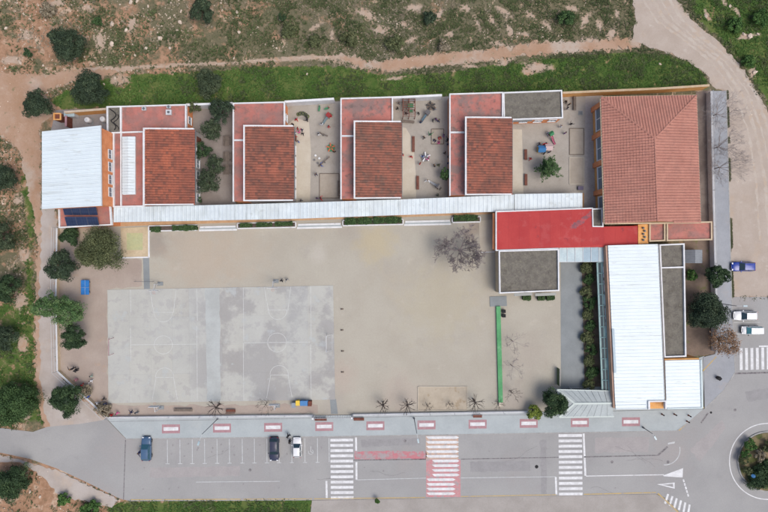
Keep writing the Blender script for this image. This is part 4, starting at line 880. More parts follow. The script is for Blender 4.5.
s0, s1 = W(661.4, 267.8, 3.95), W(684.2, 267.2, 3.95); parapet(gs, [(s0[0] + .15, s0[1], 3.93), (s1[0] - .15, s1[1], 3.93)], .26, .5, closed=False)
windows(gs, P[2], P[1], 6, 1.0, 1.5, 1.4)
# teal glazed gallery
tg = thing('glazed_gallery', 'teal framed glass gallery along the west side of east wing', 'gallery', (*W(603, 327, 0), 0))
def gal(t, s, z): # t along 0..1 north-south, s across 0..1
    xa, xb = 597.4 + 5.2 * t, 605.2 + 4.6 * t; return W3(xa + (xb - xa) * s, 262.6 + 128.4 * t, z)
m = MB()
for s, z, w in ((0, 2.6, .3), (.5, 2.75, .16), (1.0, 2.95, .42)): m.beam(gal(0, s, z), gal(1, s, z), w, .2)
m.build('rail', m_teal, tg)
ng = 12
for i in range(ng + 1):
    m = MB(); m.beam(gal(i / ng, .02, 2.66), gal(i / ng, .98, 2.99), .14, .14); m.cyl(gal(i / ng, .02, 0), gal(i / ng, .02, 2.5), .06); m.build('rafter', m_teal, tg)
for i in range(ng):
    for s0, s1, mt in ((.06, .46, m_tealglass), (.54, .94, m_tealglass if i % 3 else m_teal)):
        a, b_ = (i + .06) / ng, (i + .94) / ng; m = MB(); z0, z1 = 2.52 + .3 * s0, 2.52 + .3 * s1
        m.add([gal(a, s0, z0), gal(b_, s0, z0), gal(b_, s1, z1), gal(a, s1, z1)], [(0, 1, 2, 3)]); m.add([gal(a, s0, z0 - .03), gal(b_, s0, z0 - .03), gal(b_, s1, z1 - .03), gal(a, s1, z1 - .03)], [(3, 2, 1, 0)]); m.build('pane', mt, tg)
# entrance canopy with hipped end
ec = thing('entrance_canopy', 'grey blue hipped entrance canopy with white ridge by the street', 'canopy', (*W(586, 403, 0), 0))
e0, e1 = 3.0, 3.6
A, B, C_, D = W3(557, 389.6, e0), W3(611, 391, e0), W3(614, 416.6, e0), W3(559, 417.4, e0); RA, RB = W3(574.6, 403.6, e1), W3(612, 403.2, e1)
def seamed(a, b_, c_, d_, n, nm):
    a, b_, c_, d_ = [Vector(p) for p in (a, b_, c_, d_)]
    for i in range(n):
        t0, t1 = i / n + .004, (i + 1) / n - .004
        m = MB(); q = [a.lerp(b_, t0), a.lerp(b_, t1), d_.lerp(c_, t1), d_.lerp(c_, t0)]; m.add([tuple(p) for p in q] + [tuple(p - Vector((0, 0, .06))) for p in q], [(0, 1, 2, 3), (7, 6, 5, 4), (0, 4, 5, 1), (1, 5, 6, 2), (2, 6, 7, 3), (3, 7, 4, 0)]); m.build('roof_panel', m_greycan, ec)
seamed(A, B, RB, RA, 8, 'n'); seamed(D, C_, RB, RA, 8, 's'); seamed(A, D, RA, RA, 3, 'w')
m = MB()
for a, b_ in ((A, RA), (D, RA), (RA, RB)): m.beam((a[0], a[1], a[2] + .08), (b_[0], b_[1], b_[2] + .08), .34, .1)
m.beam((A[0], A[1], e0 + .03), (B[0], B[1], e0 + .03), .16, .15); m.beam((D[0], D[1], e0 + .03), (C_[0], C_[1], e0 + .03), .2, .15); m.build('ridge_cap', M('pale_green_cap', c(200, 212, 208), rough=.6), ec)
for px, py in ((559, 391.5), (575, 391.5), (592, 391.5), (561, 415.2), (578, 415), (595, 414.8)): MB().cyl((*W(px, py, 3), 0), (*W(px, py, 3), 2.95), .08).build('post', m_palemetal, ec)
# shed in the east garden
x, y = W(694.4, 256.4, 2.2); r = thing('garden_shed', 'small grey metal shed with two roof slopes in east garden', 'shed', (x, y, 0)); w, d, hw = 3.3, 2.5, 1.9
MB().box(x, y, 0, w - .2, d - .2, hw).build('wall', m_greymetal, r)
for s, mt in ((-1, M('shed_roof_shaded', c(108, 114, 122), c(98, 104, 112), 1, .45)), (1, M('shed_roof_lit', c(140, 146, 152), c(128, 134, 140), 1, .45))):  # same grey metal; slope shading put into the colour, west darker, east lighter
    ribbed(r, [(x, y - d / 2, hw + .55), (x + s * w / 2, y - d / 2, hw), (x + s * w / 2, y + d / 2, hw), (x, y + d / 2, hw + .55)] if s > 0 else [(x - w / 2, y - d / 2, hw), (x, y - d / 2, hw + .55), (x, y + d / 2, hw + .55), (x - w / 2, y + d / 2, hw)], 6, .03, mt, 'roof_slope')
MB().box(x, y - d / 2 + .08, 0, .9, .08, 1.75).build('door', m_palemetal, r)

# ---------------------------------------------------------------- boundary walls and fences
def bwall(name, label, pts, h, w, mat, cmat=None, posts=0, rail=None, ztop=True):
    """pts measured at wall top"""
    P = [W(x, y, h) for x, y in pts]; r = thing(name, label, 'wall', (*P[0], 0))
    m = MB()
    for i in range(len(P) - 1): m.beam((*P[i], h - .06 + .002 * (i % 2)), (*P[i + 1], h - .06 + .002 * (i % 2)), w, h - .06)
    m.build('wall', mat, r); m = MB()
    for i in range(len(P) - 1): m.beam((*P[i], h + .002 * (i % 2)), (*P[i + 1], h + .002 * (i % 2)), w + .1, .06)
    m.build('coping', cmat or m_white, r)
    if posts:
        rl = MB()
        for i in range(len(P) - 1):
            a, b_ = Vector(P[i]), Vector(P[i + 1]); n = max(1, int((b_ - a).length / posts))
            for k in range(n + 1):
                p = a.lerp(b_, k / n); MB().cyl((p.x, p.y, h), (p.x, p.y, h + rail), .035, .035, 6).build('fence_post', m_palemetal, r)
            for zz in (.1, rail * .5, rail): rl.cyl((a.x, a.y, h + zz), (b_.x, b_.y, h + zz), .025, .025, 5, mi=0)
        rl.build('fence_rail', m_palemetal, r)
    return r
bwall('front_wall', 'long low white wall between schoolyard and street pavement', [(107.2, 417.8), (200, 417), (313, 415.8)], .55, .2, m_white, posts=4.5, rail=1.1)
bwall('front_wall', 'low white wall between yard gate and the green lane', [(353, 415.2), (430, 413.8), (528, 412)], .55, .2, m_white, posts=4.5, rail=1.1)
bwall('west_wall', 'white topped yard wall bending at the southwest corner', [(56.6, 228), (55.6, 300), (57, 371.4), (107.2, 418.2)], .9, .22, m_creamwall, posts=4, rail=1.5)
bwall('north_wall', 'white wall closing the tree courtyard along the grass', [(186, 104.6), (232.6, 103)], 2.4, .3, m_white)
bwall('north_wall', 'white wall closing the slide courtyard along the grass', [(284.6, 101.6), (334, 98.6)], 2.4, .3, m_white)
bwall('north_wall', 'white wall closing the climbing-frame courtyard along the grass', [(393, 97.4), (442, 95)], 2.4, .3, m_white)
bwall('north_wall', 'long orange wall north of the salmon hip roof', [(562.6, 92.6), (600, 91), (660, 88.4), (709.6, 85.2)], 2.3, .3, m_ochrewall, cmat=M('pale_coping', c(206, 186, 160), c(196, 172, 140), 1, .9))
bwall('tank_yard_wall', 'ochre wall behind the two white tanks', [(64, 112), (106, 108.8)], 2.2, .3, m_ochrewall, cmat=M('pale_coping2', c(206, 190, 170), c(192, 176, 156), 1, .9))
bwall('east_wall', 'white topped wall beside the east pavement', [(711.4, 91), (713.4, 190), (716.4, 300), (716.8, 352)], 1.4, .25, m_white, posts=6, rail=.6)
for p, q, lb in (((314, 415.7), (352.4, 415.2), 'wide grey metal yard gate between the front walls'),):
    r = thing('yard_gate', lb, 'gate', (*W(333, 415.4), 0)); a, b_ = Vector(W(*p)), Vector(W(*q))
    for k in range(17): pt = a.lerp(b_, k / 16); MB().cyl((pt.x, pt.y, .1), (pt.x, pt.y, 1.7), .025, .025, 6).build('bar', m_palemetal, r)
    m = MB()
    for zz in (.15, 1.7): m.cyl((a.x, a.y, zz), (b_.x, b_.y, zz), .035, .035, 6)
    m.build('rail', m_palemetal, r)
    for pt in (a, b_): MB().box(pt.x, pt.y, 0, .3, .3, 1.9).build('gate_pier', m_white, r)
def lowwall(px0, px1, py, label):
    bwall('courtyard_rail_wall', label, [(px0, py), (px1, py - (px1 - px0) * .03)], 1.0, .18, m_conc, cmat=m_conc)
lowwall(196, 233, 206.6, 'low grey wall at the south end of the tree courtyard'); lowwall(295, 341, 203.6, 'low grey wall at the south end of slide courtyard'); lowwall(402.5, 450, 200.4, 'low grey wall at the south end of climbing-frame courtyard')

# ---------------------------------------------------------------- vegetation
def crown_arrays(rx, rz, nclump, nleaf, leaf, seed, cone=False, hollow=.35):
    """leaf quads in clumps filling an uneven crown; centre at origin"""
    r = np.random.default_rng(seed)
    d = r.normal(size=(nclump, 3)); d /= np.linalg.norm(d, axis=1)[:, None]
    d[:, 2] = np.where(d[:, 2] < -.35, -d[:, 2], d[:, 2])
    lob = 1 + .17 * np.sin(3 * np.arctan2(d[:, 1], d[:, 0]) + r.uniform(0, 6)) + .06 * np.sin(5 * np.arctan2(d[:, 1], d[:, 0]) + r.uniform(0, 6))
    rad = r.uniform(hollow, .82, nclump) ** .6 * lob
    cen = d * rad[:, None] * np.array([rx, rx, rz])
    if cone: cen[:, :2] *= np.clip(1.1 - (cen[:, 2:3] / rz + 1) / 2, .12, 1)
    cr = r.uniform(.17, .33, nclump) * rx
    cb = r.random(nclump)
    per = nleaf // nclump
    k = np.repeat(np.arange(nclump), per)
    v = r.normal(size=(len(k), 3)); v /= np.linalg.norm(v, axis=1)[:, None]
    v[:, 2] = np.where(v[:, 2] < -.3, -v[:, 2], v[:, 2])
    pos = cen[k] + v * (cr[k] * r.uniform(.55, 1.08, len(k)))[:, None]
    nrm = v + r.normal(scale=.55, size=v.shape); nrm /= np.linalg.norm(nrm, axis=1)[:, None]
    t = np.cross(nrm, r.normal(size=v.shape)); t /= np.linalg.norm(t, axis=1)[:, None] + 1e-9
    b = np.cross(nrm, t); s = (leaf * r.uniform(.6, 1.3, len(k)))[:, None]
    q = np.stack([pos - t * s, pos + b * s * .55, pos + t * s, pos - b * s * .55], 1).reshape(-1, 3)
    f = np.arange(len(q)).reshape(-1, 4)
    rnd = np.clip(.55 * cb[k] + .45 * r.random(len(k)), 0, 1)
    return q, f, rnd, cen
CROWN = {}
def crown_mesh(key, mat, rx, rz, nclump, nleaf, leaf, seed, cone=False):
    k = (key, mat.name)
    if k not in CROWN:
        q, f, rnd, cen = crown_arrays(rx, rz, nclump, nleaf, leaf, seed, cone)
        o = npmesh('crown', q, f, 4, mat, None, rnd); CROWN[k] = (o.data, cen); bpy.data.objects.remove(o)
    return CROWN[k]
def tree(name, label, px, py, rpx, h, mat, variant, group=None, cat='tree', squash=.8, leaf=.13, cone=False, dens=1.0, z0=0.0):
    rx = rpx * S * (H - h * .6) / H; zc = h - rx * squash * .9
    zc = max(zc, rx * squash * .55)
    x, y = W(px, py, zc)
    nl = int(np.clip(rx * rx * 1700 * dens, 500, 22000)); nc = int(np.clip(rx * rx * 7 + 18, 18, 130))
    me, cen = crown_mesh((variant, round(rx, 1), squash, cone, dens), mat, rx, rx * squash, nc, nl, leaf, variant, cone)
    r = thing(name, label, cat, (x, y, z0), group)
    k = bpy.data.objects.new('crown', me); C.objects.link(k); k.parent = r; k.location = (0, 0, zc - z0); 
    m = MB(); tr = max(.06, rx * .075); rr = random.Random(variant)
    m.cyl((x, y, z0 - .1), (x, y, zc * .6), tr * 1.25, tr * .85, 8, False)
    m.cyl((x, y, zc * .58), (x, y, zc + rx * squash * .3), tr * .85, tr * .3, 7, False)
    for q in list(cen)[:12]: m.cyl((x, y, zc * rr.uniform(.45, .75)), (x + q[0] * .85, y + q[1] * .85, max(zc + q[2] * .85, .3)), tr * .45, tr * .12, 5, False)
    m.build('trunk', m_bark, r, True)
    return r
G1 = 'dark evergreen trees around the school'
tree('evergreen_tree', 'large round dark evergreen in the north-west scrub field', 69, 45, 17.5, 4.6, L_oak, 1, G1)
tree('evergreen_tree', 'dark evergreen beside the pole at the track corner behind the tank yard', 39, 106, 14, 4, L_oak, 2, G1)
tree('evergreen_tree', 'dark evergreen on the grass strip behind the two white tanks', 91, 90, 16.5, 4.6, L_oak, 3, G1)
tree('evergreen_tree', 'small dark evergreen at the top edge above the first block', 202, 11, 12, 3.5, L_oak, 4, G1)
tree('evergreen_tree', 'olive-dark evergreen on the grass behind the tree courtyard', 210, 83, 13.5, 3.8, L_olive2, 5, G1)
for i, (x, y, r_, lb) in enumerate([(4, 178, 15, 'dark evergreen at the left edge level with the white hall'), (4, 236, 13, 'dark evergreen at the left edge level with the solar panels'), (7, 288, 14, 'dark evergreen at the left edge level with the blue table'), (4, 338, 14, 'dark evergreen at left edge just above the big leafy tree'), ]):
    tree('evergreen_tree', lb, x, y, r_, 4, (L_oak, L_olive2, L_deep, L_oak)[i], 6 + i, G1)
tree('leafy_tree', 'big green tree left of the lane, just above the road', 18, 401, 21.5, 4.2, L_hedge, 11)
tree('evergreen_tree', 'dark round tree at the lower left below the road', 12, 481, 18, 4.4, L_deep, 12, G1)
tree('evergreen_tree', 'dark evergreen straddling the west wall above the blue table', 62, 267, 15, 5, L_oak, 13, G1)
tree('leafy_tree', 'large olive green tree below the solar panel roof', 102, 250, 22, 6, L_olive, 14, dens=.85)
tree('leafy_tree', 'airy light green tree leaning over the west wall below the blue table', 47, 306, 13, 5.5, L_pale, 15, dens=.6)
tree('leafy_tree', 'airy light green tree inside the yard left of the court corner', 68, 311, 16, 5.5, L_pale, 16, dens=.6)
tree('leafy_tree', 'dark green tree with a gap in its crown left of the court', 75, 337, 13.5, 5, L_deep, 17)
tree('evergreen_tree', 'dense green tree outside the diagonal fence corner', 68, 399, 15.5, 4.4, L_deep, 18)
tree('shrub', 'low dark rounded shrub just below the solar panels', 71.5, 236, 10.5, 1.8, L_deep, 19, cat='shrub', squash=.5)
tree('shrub', 'thin dry bush against the diagonal fence inside the yard', 87, 389, 7, 1.6, L_dry, 20, cat='shrub', dens=.6)
tree('shrub', 'thin dry bush where the diagonal fence meets the front wall', 104, 409, 8, 1.6, L_dry, 21, cat='shrub', dens=.5)
# courtyard trees
for i, (x, y, r_, h, mt, lb) in enumerate([(212, 130, 12, 4, L_olive2, 'grey green tree in the tree courtyard near the tables'), (222, 112, 12.5, 4.5, L_oak, 'dark tree in the north corner of the tree courtyard'), (203.6, 151, 9, 2.6, L_deep, 'dark bush close to the rust tile roof eave'), (216, 165, 10.5, 3.6, L_olive2, 'middle green tree of the tree courtyard'), (209, 182, 12.5, 4, L_olive2, 'wide green tree in the south of the tree courtyard'), (199, 200, 4, 1.5, L_hedge, 'tiny shrub in the south-west corner of tree courtyard'), (196, 108, 7, 2.6, L_olive, 'olive climbing shrub on the tree courtyard north wall')]):
    tree('courtyard_tree' if r_ > 8 else 'shrub', lb, x, y, r_, h, mt, 30 + i, cat='tree' if r_ > 8 else 'shrub', dens=.5)
tree('round_tree', 'small round clipped tree at the east wall of climbing-frame courtyard', 446, 174, 6.4, 3, L_hedge, 40)
tree('evergreen_tree', 'dark green tree leaning over the east pavement wall', 716, 276, 11.5, 4.6, L_deep, 41, G1)
tree('leafy_tree', 'large grey green tree in the east garden', 705, 311, 19, 5, L_oak, 42)
tree('autumn_tree', 'dry brown tree overhanging the pavement near the parked white cars', 722, 340, 17, 4.5, L_brown, 43, dens=.2, squash=.6)
tree('leafy_tree', 'dense dark tree at the west end of the entrance canopy', 555, 403, 14.5, 4.6, L_deep, 44)
tree('shrub', 'yellow green shrub beside the front wall near entrance canopy', 534, 411, 8, 2.4, L_yellow, 45, cat='shrub', dens=.8)
tree('shrub', 'bright green low shrub in the east garden below the shed', 691, 275, 6, 1.5, L_bright, 46, cat='shrub')
# conifer with a star-like outline
def conifer(px, py):
    x, y = W(px, py, 2.5); r = thing('conifer', 'spiky dark green conifer in the middle of the last courtyard', 'tree', (x, y, 0))
    rr = random.Random(5); Q = []; Rn = []
    for k in range(60):
        a = rr.uniform(0, 6.283); L = rr.uniform(1.5, 2.9) * (1.25 if .9 < a < 1.5 or a > 5.6 else .9); z = rr.uniform(.8, 5.2); L *= 1.15 - z / 7
        for s in range(70):
            t = rr.uniform(.15, 1); wd = .75 * (1.15 - t); px_ = L * t; off = rr.uniform(-wd, wd); zz = z + .3 * t + rr.uniform(-.15, .15)
            cx, cy = px_ * math.cos(a) - off * math.sin(a), px_ * math.sin(a) + off * math.cos(a)
            d = a + rr.uniform(-.9, .9); l = rr.uniform(.14, .3); w = .06
            Q += [(cx, cy, zz), (cx + l * .5 * math.cos(d) - w * math.sin(d), cy + l * .5 * math.sin(d) + w * math.cos(d), zz + rr.uniform(-.03, .08)), (cx + l * math.cos(d), cy + l * math.sin(d), zz + rr.uniform(-.1, .05)), (cx + l * .5 * math.cos(d) + w * math.sin(d), cy + l * .5 * math.sin(d) - w * math.cos(d), zz + rr.uniform(-.08, .03))]; Rn.append(rr.random())
    npmesh('crown', np.array(Q), np.arange(len(Q)).reshape(-1, 4), 4, L_hedge, r, Rn)
    MB().cyl((x, y, 0), (x, y, 5.2), .16, .03, 8).build('trunk', m_bark, r)
conifer(547.5, 168)
# bare trees
def bare(name, label, px, py, h, spread, depth, mat, seed, zc=None, group=None, upward=.5, nb=6, trunk=.45, px_is_base=False, r0=None, twig=.010):
    rr = random.Random(seed); zc = h * .75 if zc is None else zc
    x, y = W(px, py, 0 if px_is_base else zc); r = thing(name, label, 'tree', (x, y, 0), group)
    m = MB(); r0 = r0 or h * .03; tz = h * trunk
    MB().cyl((x, y, -.05), (x, y, tz), r0 * 1.2, r0 * .8, 8, False).build('trunk', m_bark, r, True)
    def grow(p, d, L, rad, k):
        n = 2; q = p
        for _ in range(n):
            d = (d + Vector((rr.uniform(-.25, .25), rr.uniform(-.25, .25), rr.uniform(-.12, .22)))).normalized()
            e = q + d * (L / n); m.cyl(q, e, rad, rad * .8, 5 if rad > .03 else 3, False); q = e; rad *= .8
            if k > 0 and _ == 0: grow(q, (d + Vector((rr.uniform(-.9, .9), rr.uniform(-.9, .9), rr.uniform(-.2, .4)))).normalized(), L * .62, max(rad * .6, twig), k - 1)
        if k > 0:
            for _ in range(2 if k > 1 else 3):
                dd = (d + Vector((rr.uniform(-.7, .7), rr.uniform(-.7, .7), rr.uniform(-.25, .45)))).normalized()
                grow(q, dd, L * rr.uniform(.62, .78), max(rad * .75, twig), k - 1)
    for i in range(nb):
        a = i * 6.283 / nb + rr.uniform(-.3, .3); dd = Vector((math.cos(a), math.sin(a), upward * rr.uniform(.7, 1.3))).normalized()
        grow(Vector((x, y, tz * rr.uniform(.88, 1))), dd, spread * .38, r0 * .55, depth)
    m.build('branches', mat, r)
    return r
bare('bare_tree', 'large leafless tree with purple grey twigs beside the scarlet roof', 461.5, 250, 5.2, 4.7, 6, m_twig, 3, zc=3.4, nb=11, upward=.35, trunk=.4, twig=.019, r0=.16)
for i, (x, y) in enumerate([(709.6, 117), (711.6, 149), (713, 169)]):
    bare('bare_tree', 'leafless grey tree inside the east wall, %s from the north' % ORD[i], x, y, 7, 5.0, 5, m_twigpale, 30 + i, px_is_base=True, nb=8, upward=.9, group='leafless trees along the east pavement', trunk=.3, r0=.10, twig=.007)
for i, (x, y, s, lb) in enumerate([(215.5, 408, 2.0, 'pollarded leafless tree on the strip below the left half of the court'), (383, 406, 1.6, 'pollarded leafless tree by the wall right of the yard gate'), (407.5, 406, 1.9, 'darkest pollarded leafless tree behind the second front wall'), (475.5, 403, 2.0, 'pollarded leafless tree left of the green lane')]):
    bare('pollarded_tree', lb, x, y, 3.4, s * 1.5, 1, m_twigdk, 50 + i, zc=2.6, nb=11, upward=.28, group='pollarded trees by the front wall', trunk=.7, r0=.13, twig=.03)
for i, (x, y, s, lb) in enumerate([(264.5, 406, 1.5, 'thin young leafless tree on the strip left of the recycling bins'), (428, 407, .8, 'tiny leafless sapling left of the sand pit stain'), (450, 405, .7, 'tiny leafless sapling below the sand pit stain'), (514, 342, 1.9, 'uppermost small leafless tree right of green lane'), (513.5, 367, 1.8, 'middle small leafless tree right of green lane'), (513, 394, 1.3, 'lowest small leafless tree right of green lane'), (498.5, 404, .9, 'small leafless sapling at the foot of green lane')]):
    bare('young_bare_tree', lb, x, y, 3.0 if s > 1 else 1.8, s * 1.7, 3, m_twig if s > 1.4 and i > 2 else m_twigdk, 60 + i, zc=2.2 if s > 1 else 1.3, nb=6, upward=.5, trunk=.5, r0=.06, twig=.012)
# hedges: clipped boxes of leaves
def hedge(label, px0, py0, px1, py1, wd, h, mat=L_hedge, dens=420, z0=.3, seed=0, name='hedge', group='clipped hedges along the corridor'):
    a, b_ = Vector(W(px0, py0, h)), Vector(W(px1, py1, h)); L = (b_ - a).length; mid = (a + b_) / 2; ang = math.atan2(b_.y - a.y, b_.x - a.x)
    r = thing(name, label, 'hedge', (mid.x, mid.y, 0), group); rg = np.random.default_rng(seed + 70)
    n = int(L * wd * dens); u = rg.uniform(-.5, .5, n) * L; v = rg.uniform(-.5, .5, n) * wd; bump = .12 * np.sin(u * 2.1 + seed) + .08 * np.sin(u * 5.3)
    v *= 1 + bump; z = np.where(rg.random(n) < .6, h + bump + rg.normal(0, .06, n), rg.uniform(z0, h, n))
    nr = np.stack([rg.normal(0, .6, n), rg.normal(0, .6, n), np.ones(n)], 1); nr /= np.linalg.norm(nr, axis=1)[:, None]
    t = np.cross(nr, rg.normal(size=(n, 3))); t /= np.linalg.norm(t, axis=1)[:, None]; bb = np.cross(nr, t); s = rg.uniform(.06, .13, n)[:, None]
    ps = np.stack([u * math.cos(ang) - v * math.sin(ang), u * math.sin(ang) + v * math.cos(ang), z], 1)
    q = np.stack([ps - t * s, ps + bb * s * .6, ps + t * s, ps - bb * s * .6], 1).reshape(-1, 3)
    npmesh('foliage', q, np.arange(len(q)).reshape(-1, 4), 4, mat, r, rg.random(n))
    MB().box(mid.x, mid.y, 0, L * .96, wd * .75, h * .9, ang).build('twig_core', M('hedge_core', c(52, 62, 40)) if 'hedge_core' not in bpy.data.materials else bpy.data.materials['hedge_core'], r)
for i, a in enumerate([('short hedge in the planter right of the paved square', 150.6, 229.6, 160, 229.3, .95), ('dark hedge in the planter left of the first pale steps', 172.4, 228.2, 197, 227.6, 1.0), ('left low hedge of the planter below the second block', 239.5, 225.4, 252, 225, .75), ('middle low hedge of the planter below second block', 256, 224.8, 272, 224.4, .75), ('right low hedge of the planter below second block', 275, 224.2, 292.6, 223.4, .75), ('dense dark hedge left half below the third block', 344.6, 221.4, 372, 220.6, 1.2), ('dense dark hedge right half below the third block', 373, 220.4, 401.4, 219.8, 1.2), ('dense dark hedge below the easternmost block', 453.8, 218.2, 478, 217.6, 1.1)]):
    hedge(*a, .85, seed=i, z0=.4)
for i, (a, b_, lb) in enumerate([(523, 531, 'left'), (538, 545, 'middle'), (546.6, 555, 'right')]):
    hedge(lb + ' low hedge below the square gravel roof', a, 297.6, b_, 297.2, 1.1, .8, seed=20 + i, z0=.1, group='low hedges below the square gravel roof')
# planting bed beside the gallery: individual shrubs
for i in range(11):
    t = i / 10; x = 586.6 + 3.4 * t + (2.0 if i % 2 else -.8); y = 268 + 116 * t
    tree('shrub', '%s dark shrub from the top in the bed beside the gallery' % ORD[i], x, y, 6.4 if i % 3 else 7.4, 1.2, L_hedge if i % 2 else L_olive, 80 + i % 4, 'dark shrubs in the gallery bed', 'shrub', .45, .13)
# roundabout plants
for i, (x, y, r_, mt, lb) in enumerate([(750, 445, 6, L_bright, 'bright shrub at the upper left of the roundabout'), (745, 453, 5, L_bright, 'small bright shrub on the left rim of roundabout'), (743.4, 460, 5.5, L_olive, 'olive shrub at the westmost rim of roundabout'), (757, 478, 12, L_deep, 'wide dark bush in the lower part of roundabout'), (766, 466, 9, L_deep, 'dark bush in the centre of roundabout'), (748, 470, 5, L_olive, 'small olive shrub near the blue sign on the roundabout'), (770, 446, 8, L_olive, 'olive bush at the upper edge of roundabout'), (759, 455, 6, L_dry, 'dry grey bush in the upper centre of roundabout'), (782, 470, 10, L_deep, 'dark bush on the far side of roundabout')]):
    tree('shrub', lb, x, y, r_, 1.4, mt, 100 + i, 'shrubs on the roundabout', 'shrub', .5, .14, dens=.8, z0=.2)
# scrub bushes in the fields
for i, (x, y, r_, mt, lb) in enumerate([(28, 53, 5, L_deep, 'small dark bush left of the large round evergreen'), (48, 10, 8, L_dry, 'pale grey leafless bush in the top left corner'), (98, 21, 5, L_hedge, 'small green bush right of the large round evergreen'), (430, 18, 7, L_oak, 'blue green bush near the top middle of the field'), (282, 17, 4, L_deep, 'small dark bush in the field above the second block'), (444, 46, 6, L_dry, 'pale grey bush beside the track in the middle'), (735, 25, 8, L_bright, 'dense green thicket right of the dirt road bend'), (749, 62, 7, L_bright, 'green thicket beside the outer bend of dirt road'), (90, 509, 10, L_bright, 'bright green bush at the bottom left edge'), (64, 499, 7, L_bright, 'small bright bush below the gravel shoulder'), (760, 18, 9, L_bright, 'green thicket in the top right corner'), (377, 501.4, 2.6, L_bright, 'single small weed at the road edge below the first crossing'), (290, 30, 9, L_olive, 'olive bush patch in field above slide courtyard'), (315, 42, 7, L_olive, 'olive bush patch beside track above slide courtyard'), (350, 38, 9, L_weed, 'grey green bush patch beside track above third block'), (395, 44, 9, L_olive, 'olive bush patch near track fork above third block'), (566, 18, 9, L_hedge, 'green bush patch in the field left of dirt road')]):
    tree('bush', lb, x, y, r_, 1.2 if r_ < 9 else 1.5, mt, 120 + i, 'bushes in the open fields', 'bush', .4, .15, dens=.75, z0=-.05)
# grass and weeds: countless small tufts
def tufts(name, label, cat, n, keep, mat, size, seed, up=.5, box=(-30, -25, 800, 540), blades=5):
    rg = np.random.default_rng(seed); px = rg.uniform(box[0], box[2], n); py = rg.uniform(box[1], box[3], n)
    k = keep(px, py, rg); px, py = px[k], py[k]; n = len(px)
    x = (px - 384) * S; y = (256 - py) * S; s = size * rg.uniform(.5, 1.5, n)
    a = rg.uniform(0, 6.283, (n, blades)) ; l = s[:, None] * rg.uniform(.6, 1.2, (n, blades)); w = l * .28
    ca, sa = np.cos(a), np.sin(a); X, Y = x[:, None], y[:, None]; zb = -.12
    v0 = np.stack([X - w * sa, Y + w * ca, np.full_like(l, zb)], -1); v1 = np.stack([X + w * sa, Y - w * ca, np.full_like(l, zb)], -1)
    v2 = np.stack([X + l * ca, Y + l * sa, zb + .1 + l * up], -1)
    V = np.stack([v0, v1, v2], 2).reshape(-1, 3); F = np.arange(len(V)).reshape(-1, 3)
    base = vnoise(x, y, 2.2, seed); rn = np.clip(.5 * base[:, None] + .5 * rg.random((n, blades)), 0, 1).ravel()
    return tag(npmesh(name, V, F, 3, mat, None, rn), label, cat, None, 'stuff')
BUILT = [(45, 108), (110, 104), (240, 101), (450, 92), (560, 91), (711, 84), (736, 92), (740, 300), (860, 300), (860, 600), (308, 600), (308, 500), (128, 501), (119, 499), (58, 470), (0, 453), (-60, 448), (-60, 425), (0, 428), (34, 432), (47, 427), (107, 417), (57, 370), (56, 212), (41, 210), (40, 126)]
def lushkeep(px, py, rg):
    l_, p_, g_, q_ = masks(px, py); nz = vnoise(px * S, py * S, 1.6, 9)
    return (~inside(BUILT, px, py)) & (l_ + .9 * (nz - .5) > .5 + .25 * rg.random(len(px))) & (p_ < .55)
def weedkeep(px, py, rg):
    l_, p_, g_, q_ = masks(px, py); nz = .5 * vnoise(px * S, py * S, 5.0, 12) + .3 * vnoise(px * S, py * S, 2.0, 13) + .2 * vnoise(px * S, py * S, .8, 14)
    return (~inside(BUILT, px, py)) & (p_ < .62) & (l_ < .55) & (nz + (g_ - .5) > .42 + .22 * rg.random(len(px)))
def drykeep(px, py, rg):
    l_, p_, g_, q_ = masks(px, py); nz = .6 * vnoise(px * S, py * S, 4.0, 22) + .4 * vnoise(px * S, py * S, 1.2, 23)
    return (~inside(BUILT, px, py)) & (p_ < .68) & (l_ < .5) & (nz + .3 * q_ > .52 + .2 * rg.random(len(px)))
def darkkeep(px, py, rg):
    l_, p_, g_, q_ = masks(px, py); nz = .6 * vnoise(px * S, py * S, 3.2, 32) + .4 * vnoise(px * S, py * S, 1.1, 33)
    return (~inside(BUILT, px, py)) & (p_ < .2) & (nz + (g_ - .5) * .5 + .06 * (px > 240) > .56 + .12 * rg.random(len(px)))
tufts('grass', 'lush green grass covering the strip and verges around the school', 'grass', 260000, lushkeep, L_grass, .24, 41)
tufts('weeds', 'low green weeds scattered over the bare fields', 'weeds', 150000, weedkeep, L_weed, .26, 42)
tufts('dry_weeds', 'grey dry weeds scattered over the bare fields', 'weeds', 90000, drykeep, L_dry, .24, 43, up=.4)
tufts('dark_scrub', 'dark green scrub patches in the open fields', 'scrub', 110000, darkkeep, L_scrub, .36, 44)
ed = lambda px, py, rg: (dist([(726.5, 92), (729.5, 200), (732, 297)], px, py, False) < 1.6) & (vnoise(px * S, py * S, 1.4, 3) > .45)
tufts('verge_weeds', 'thin weeds along the east kerb', 'weeds', 90000, ed, L_weed, .16, 45, box=(722, 88, 738, 300))
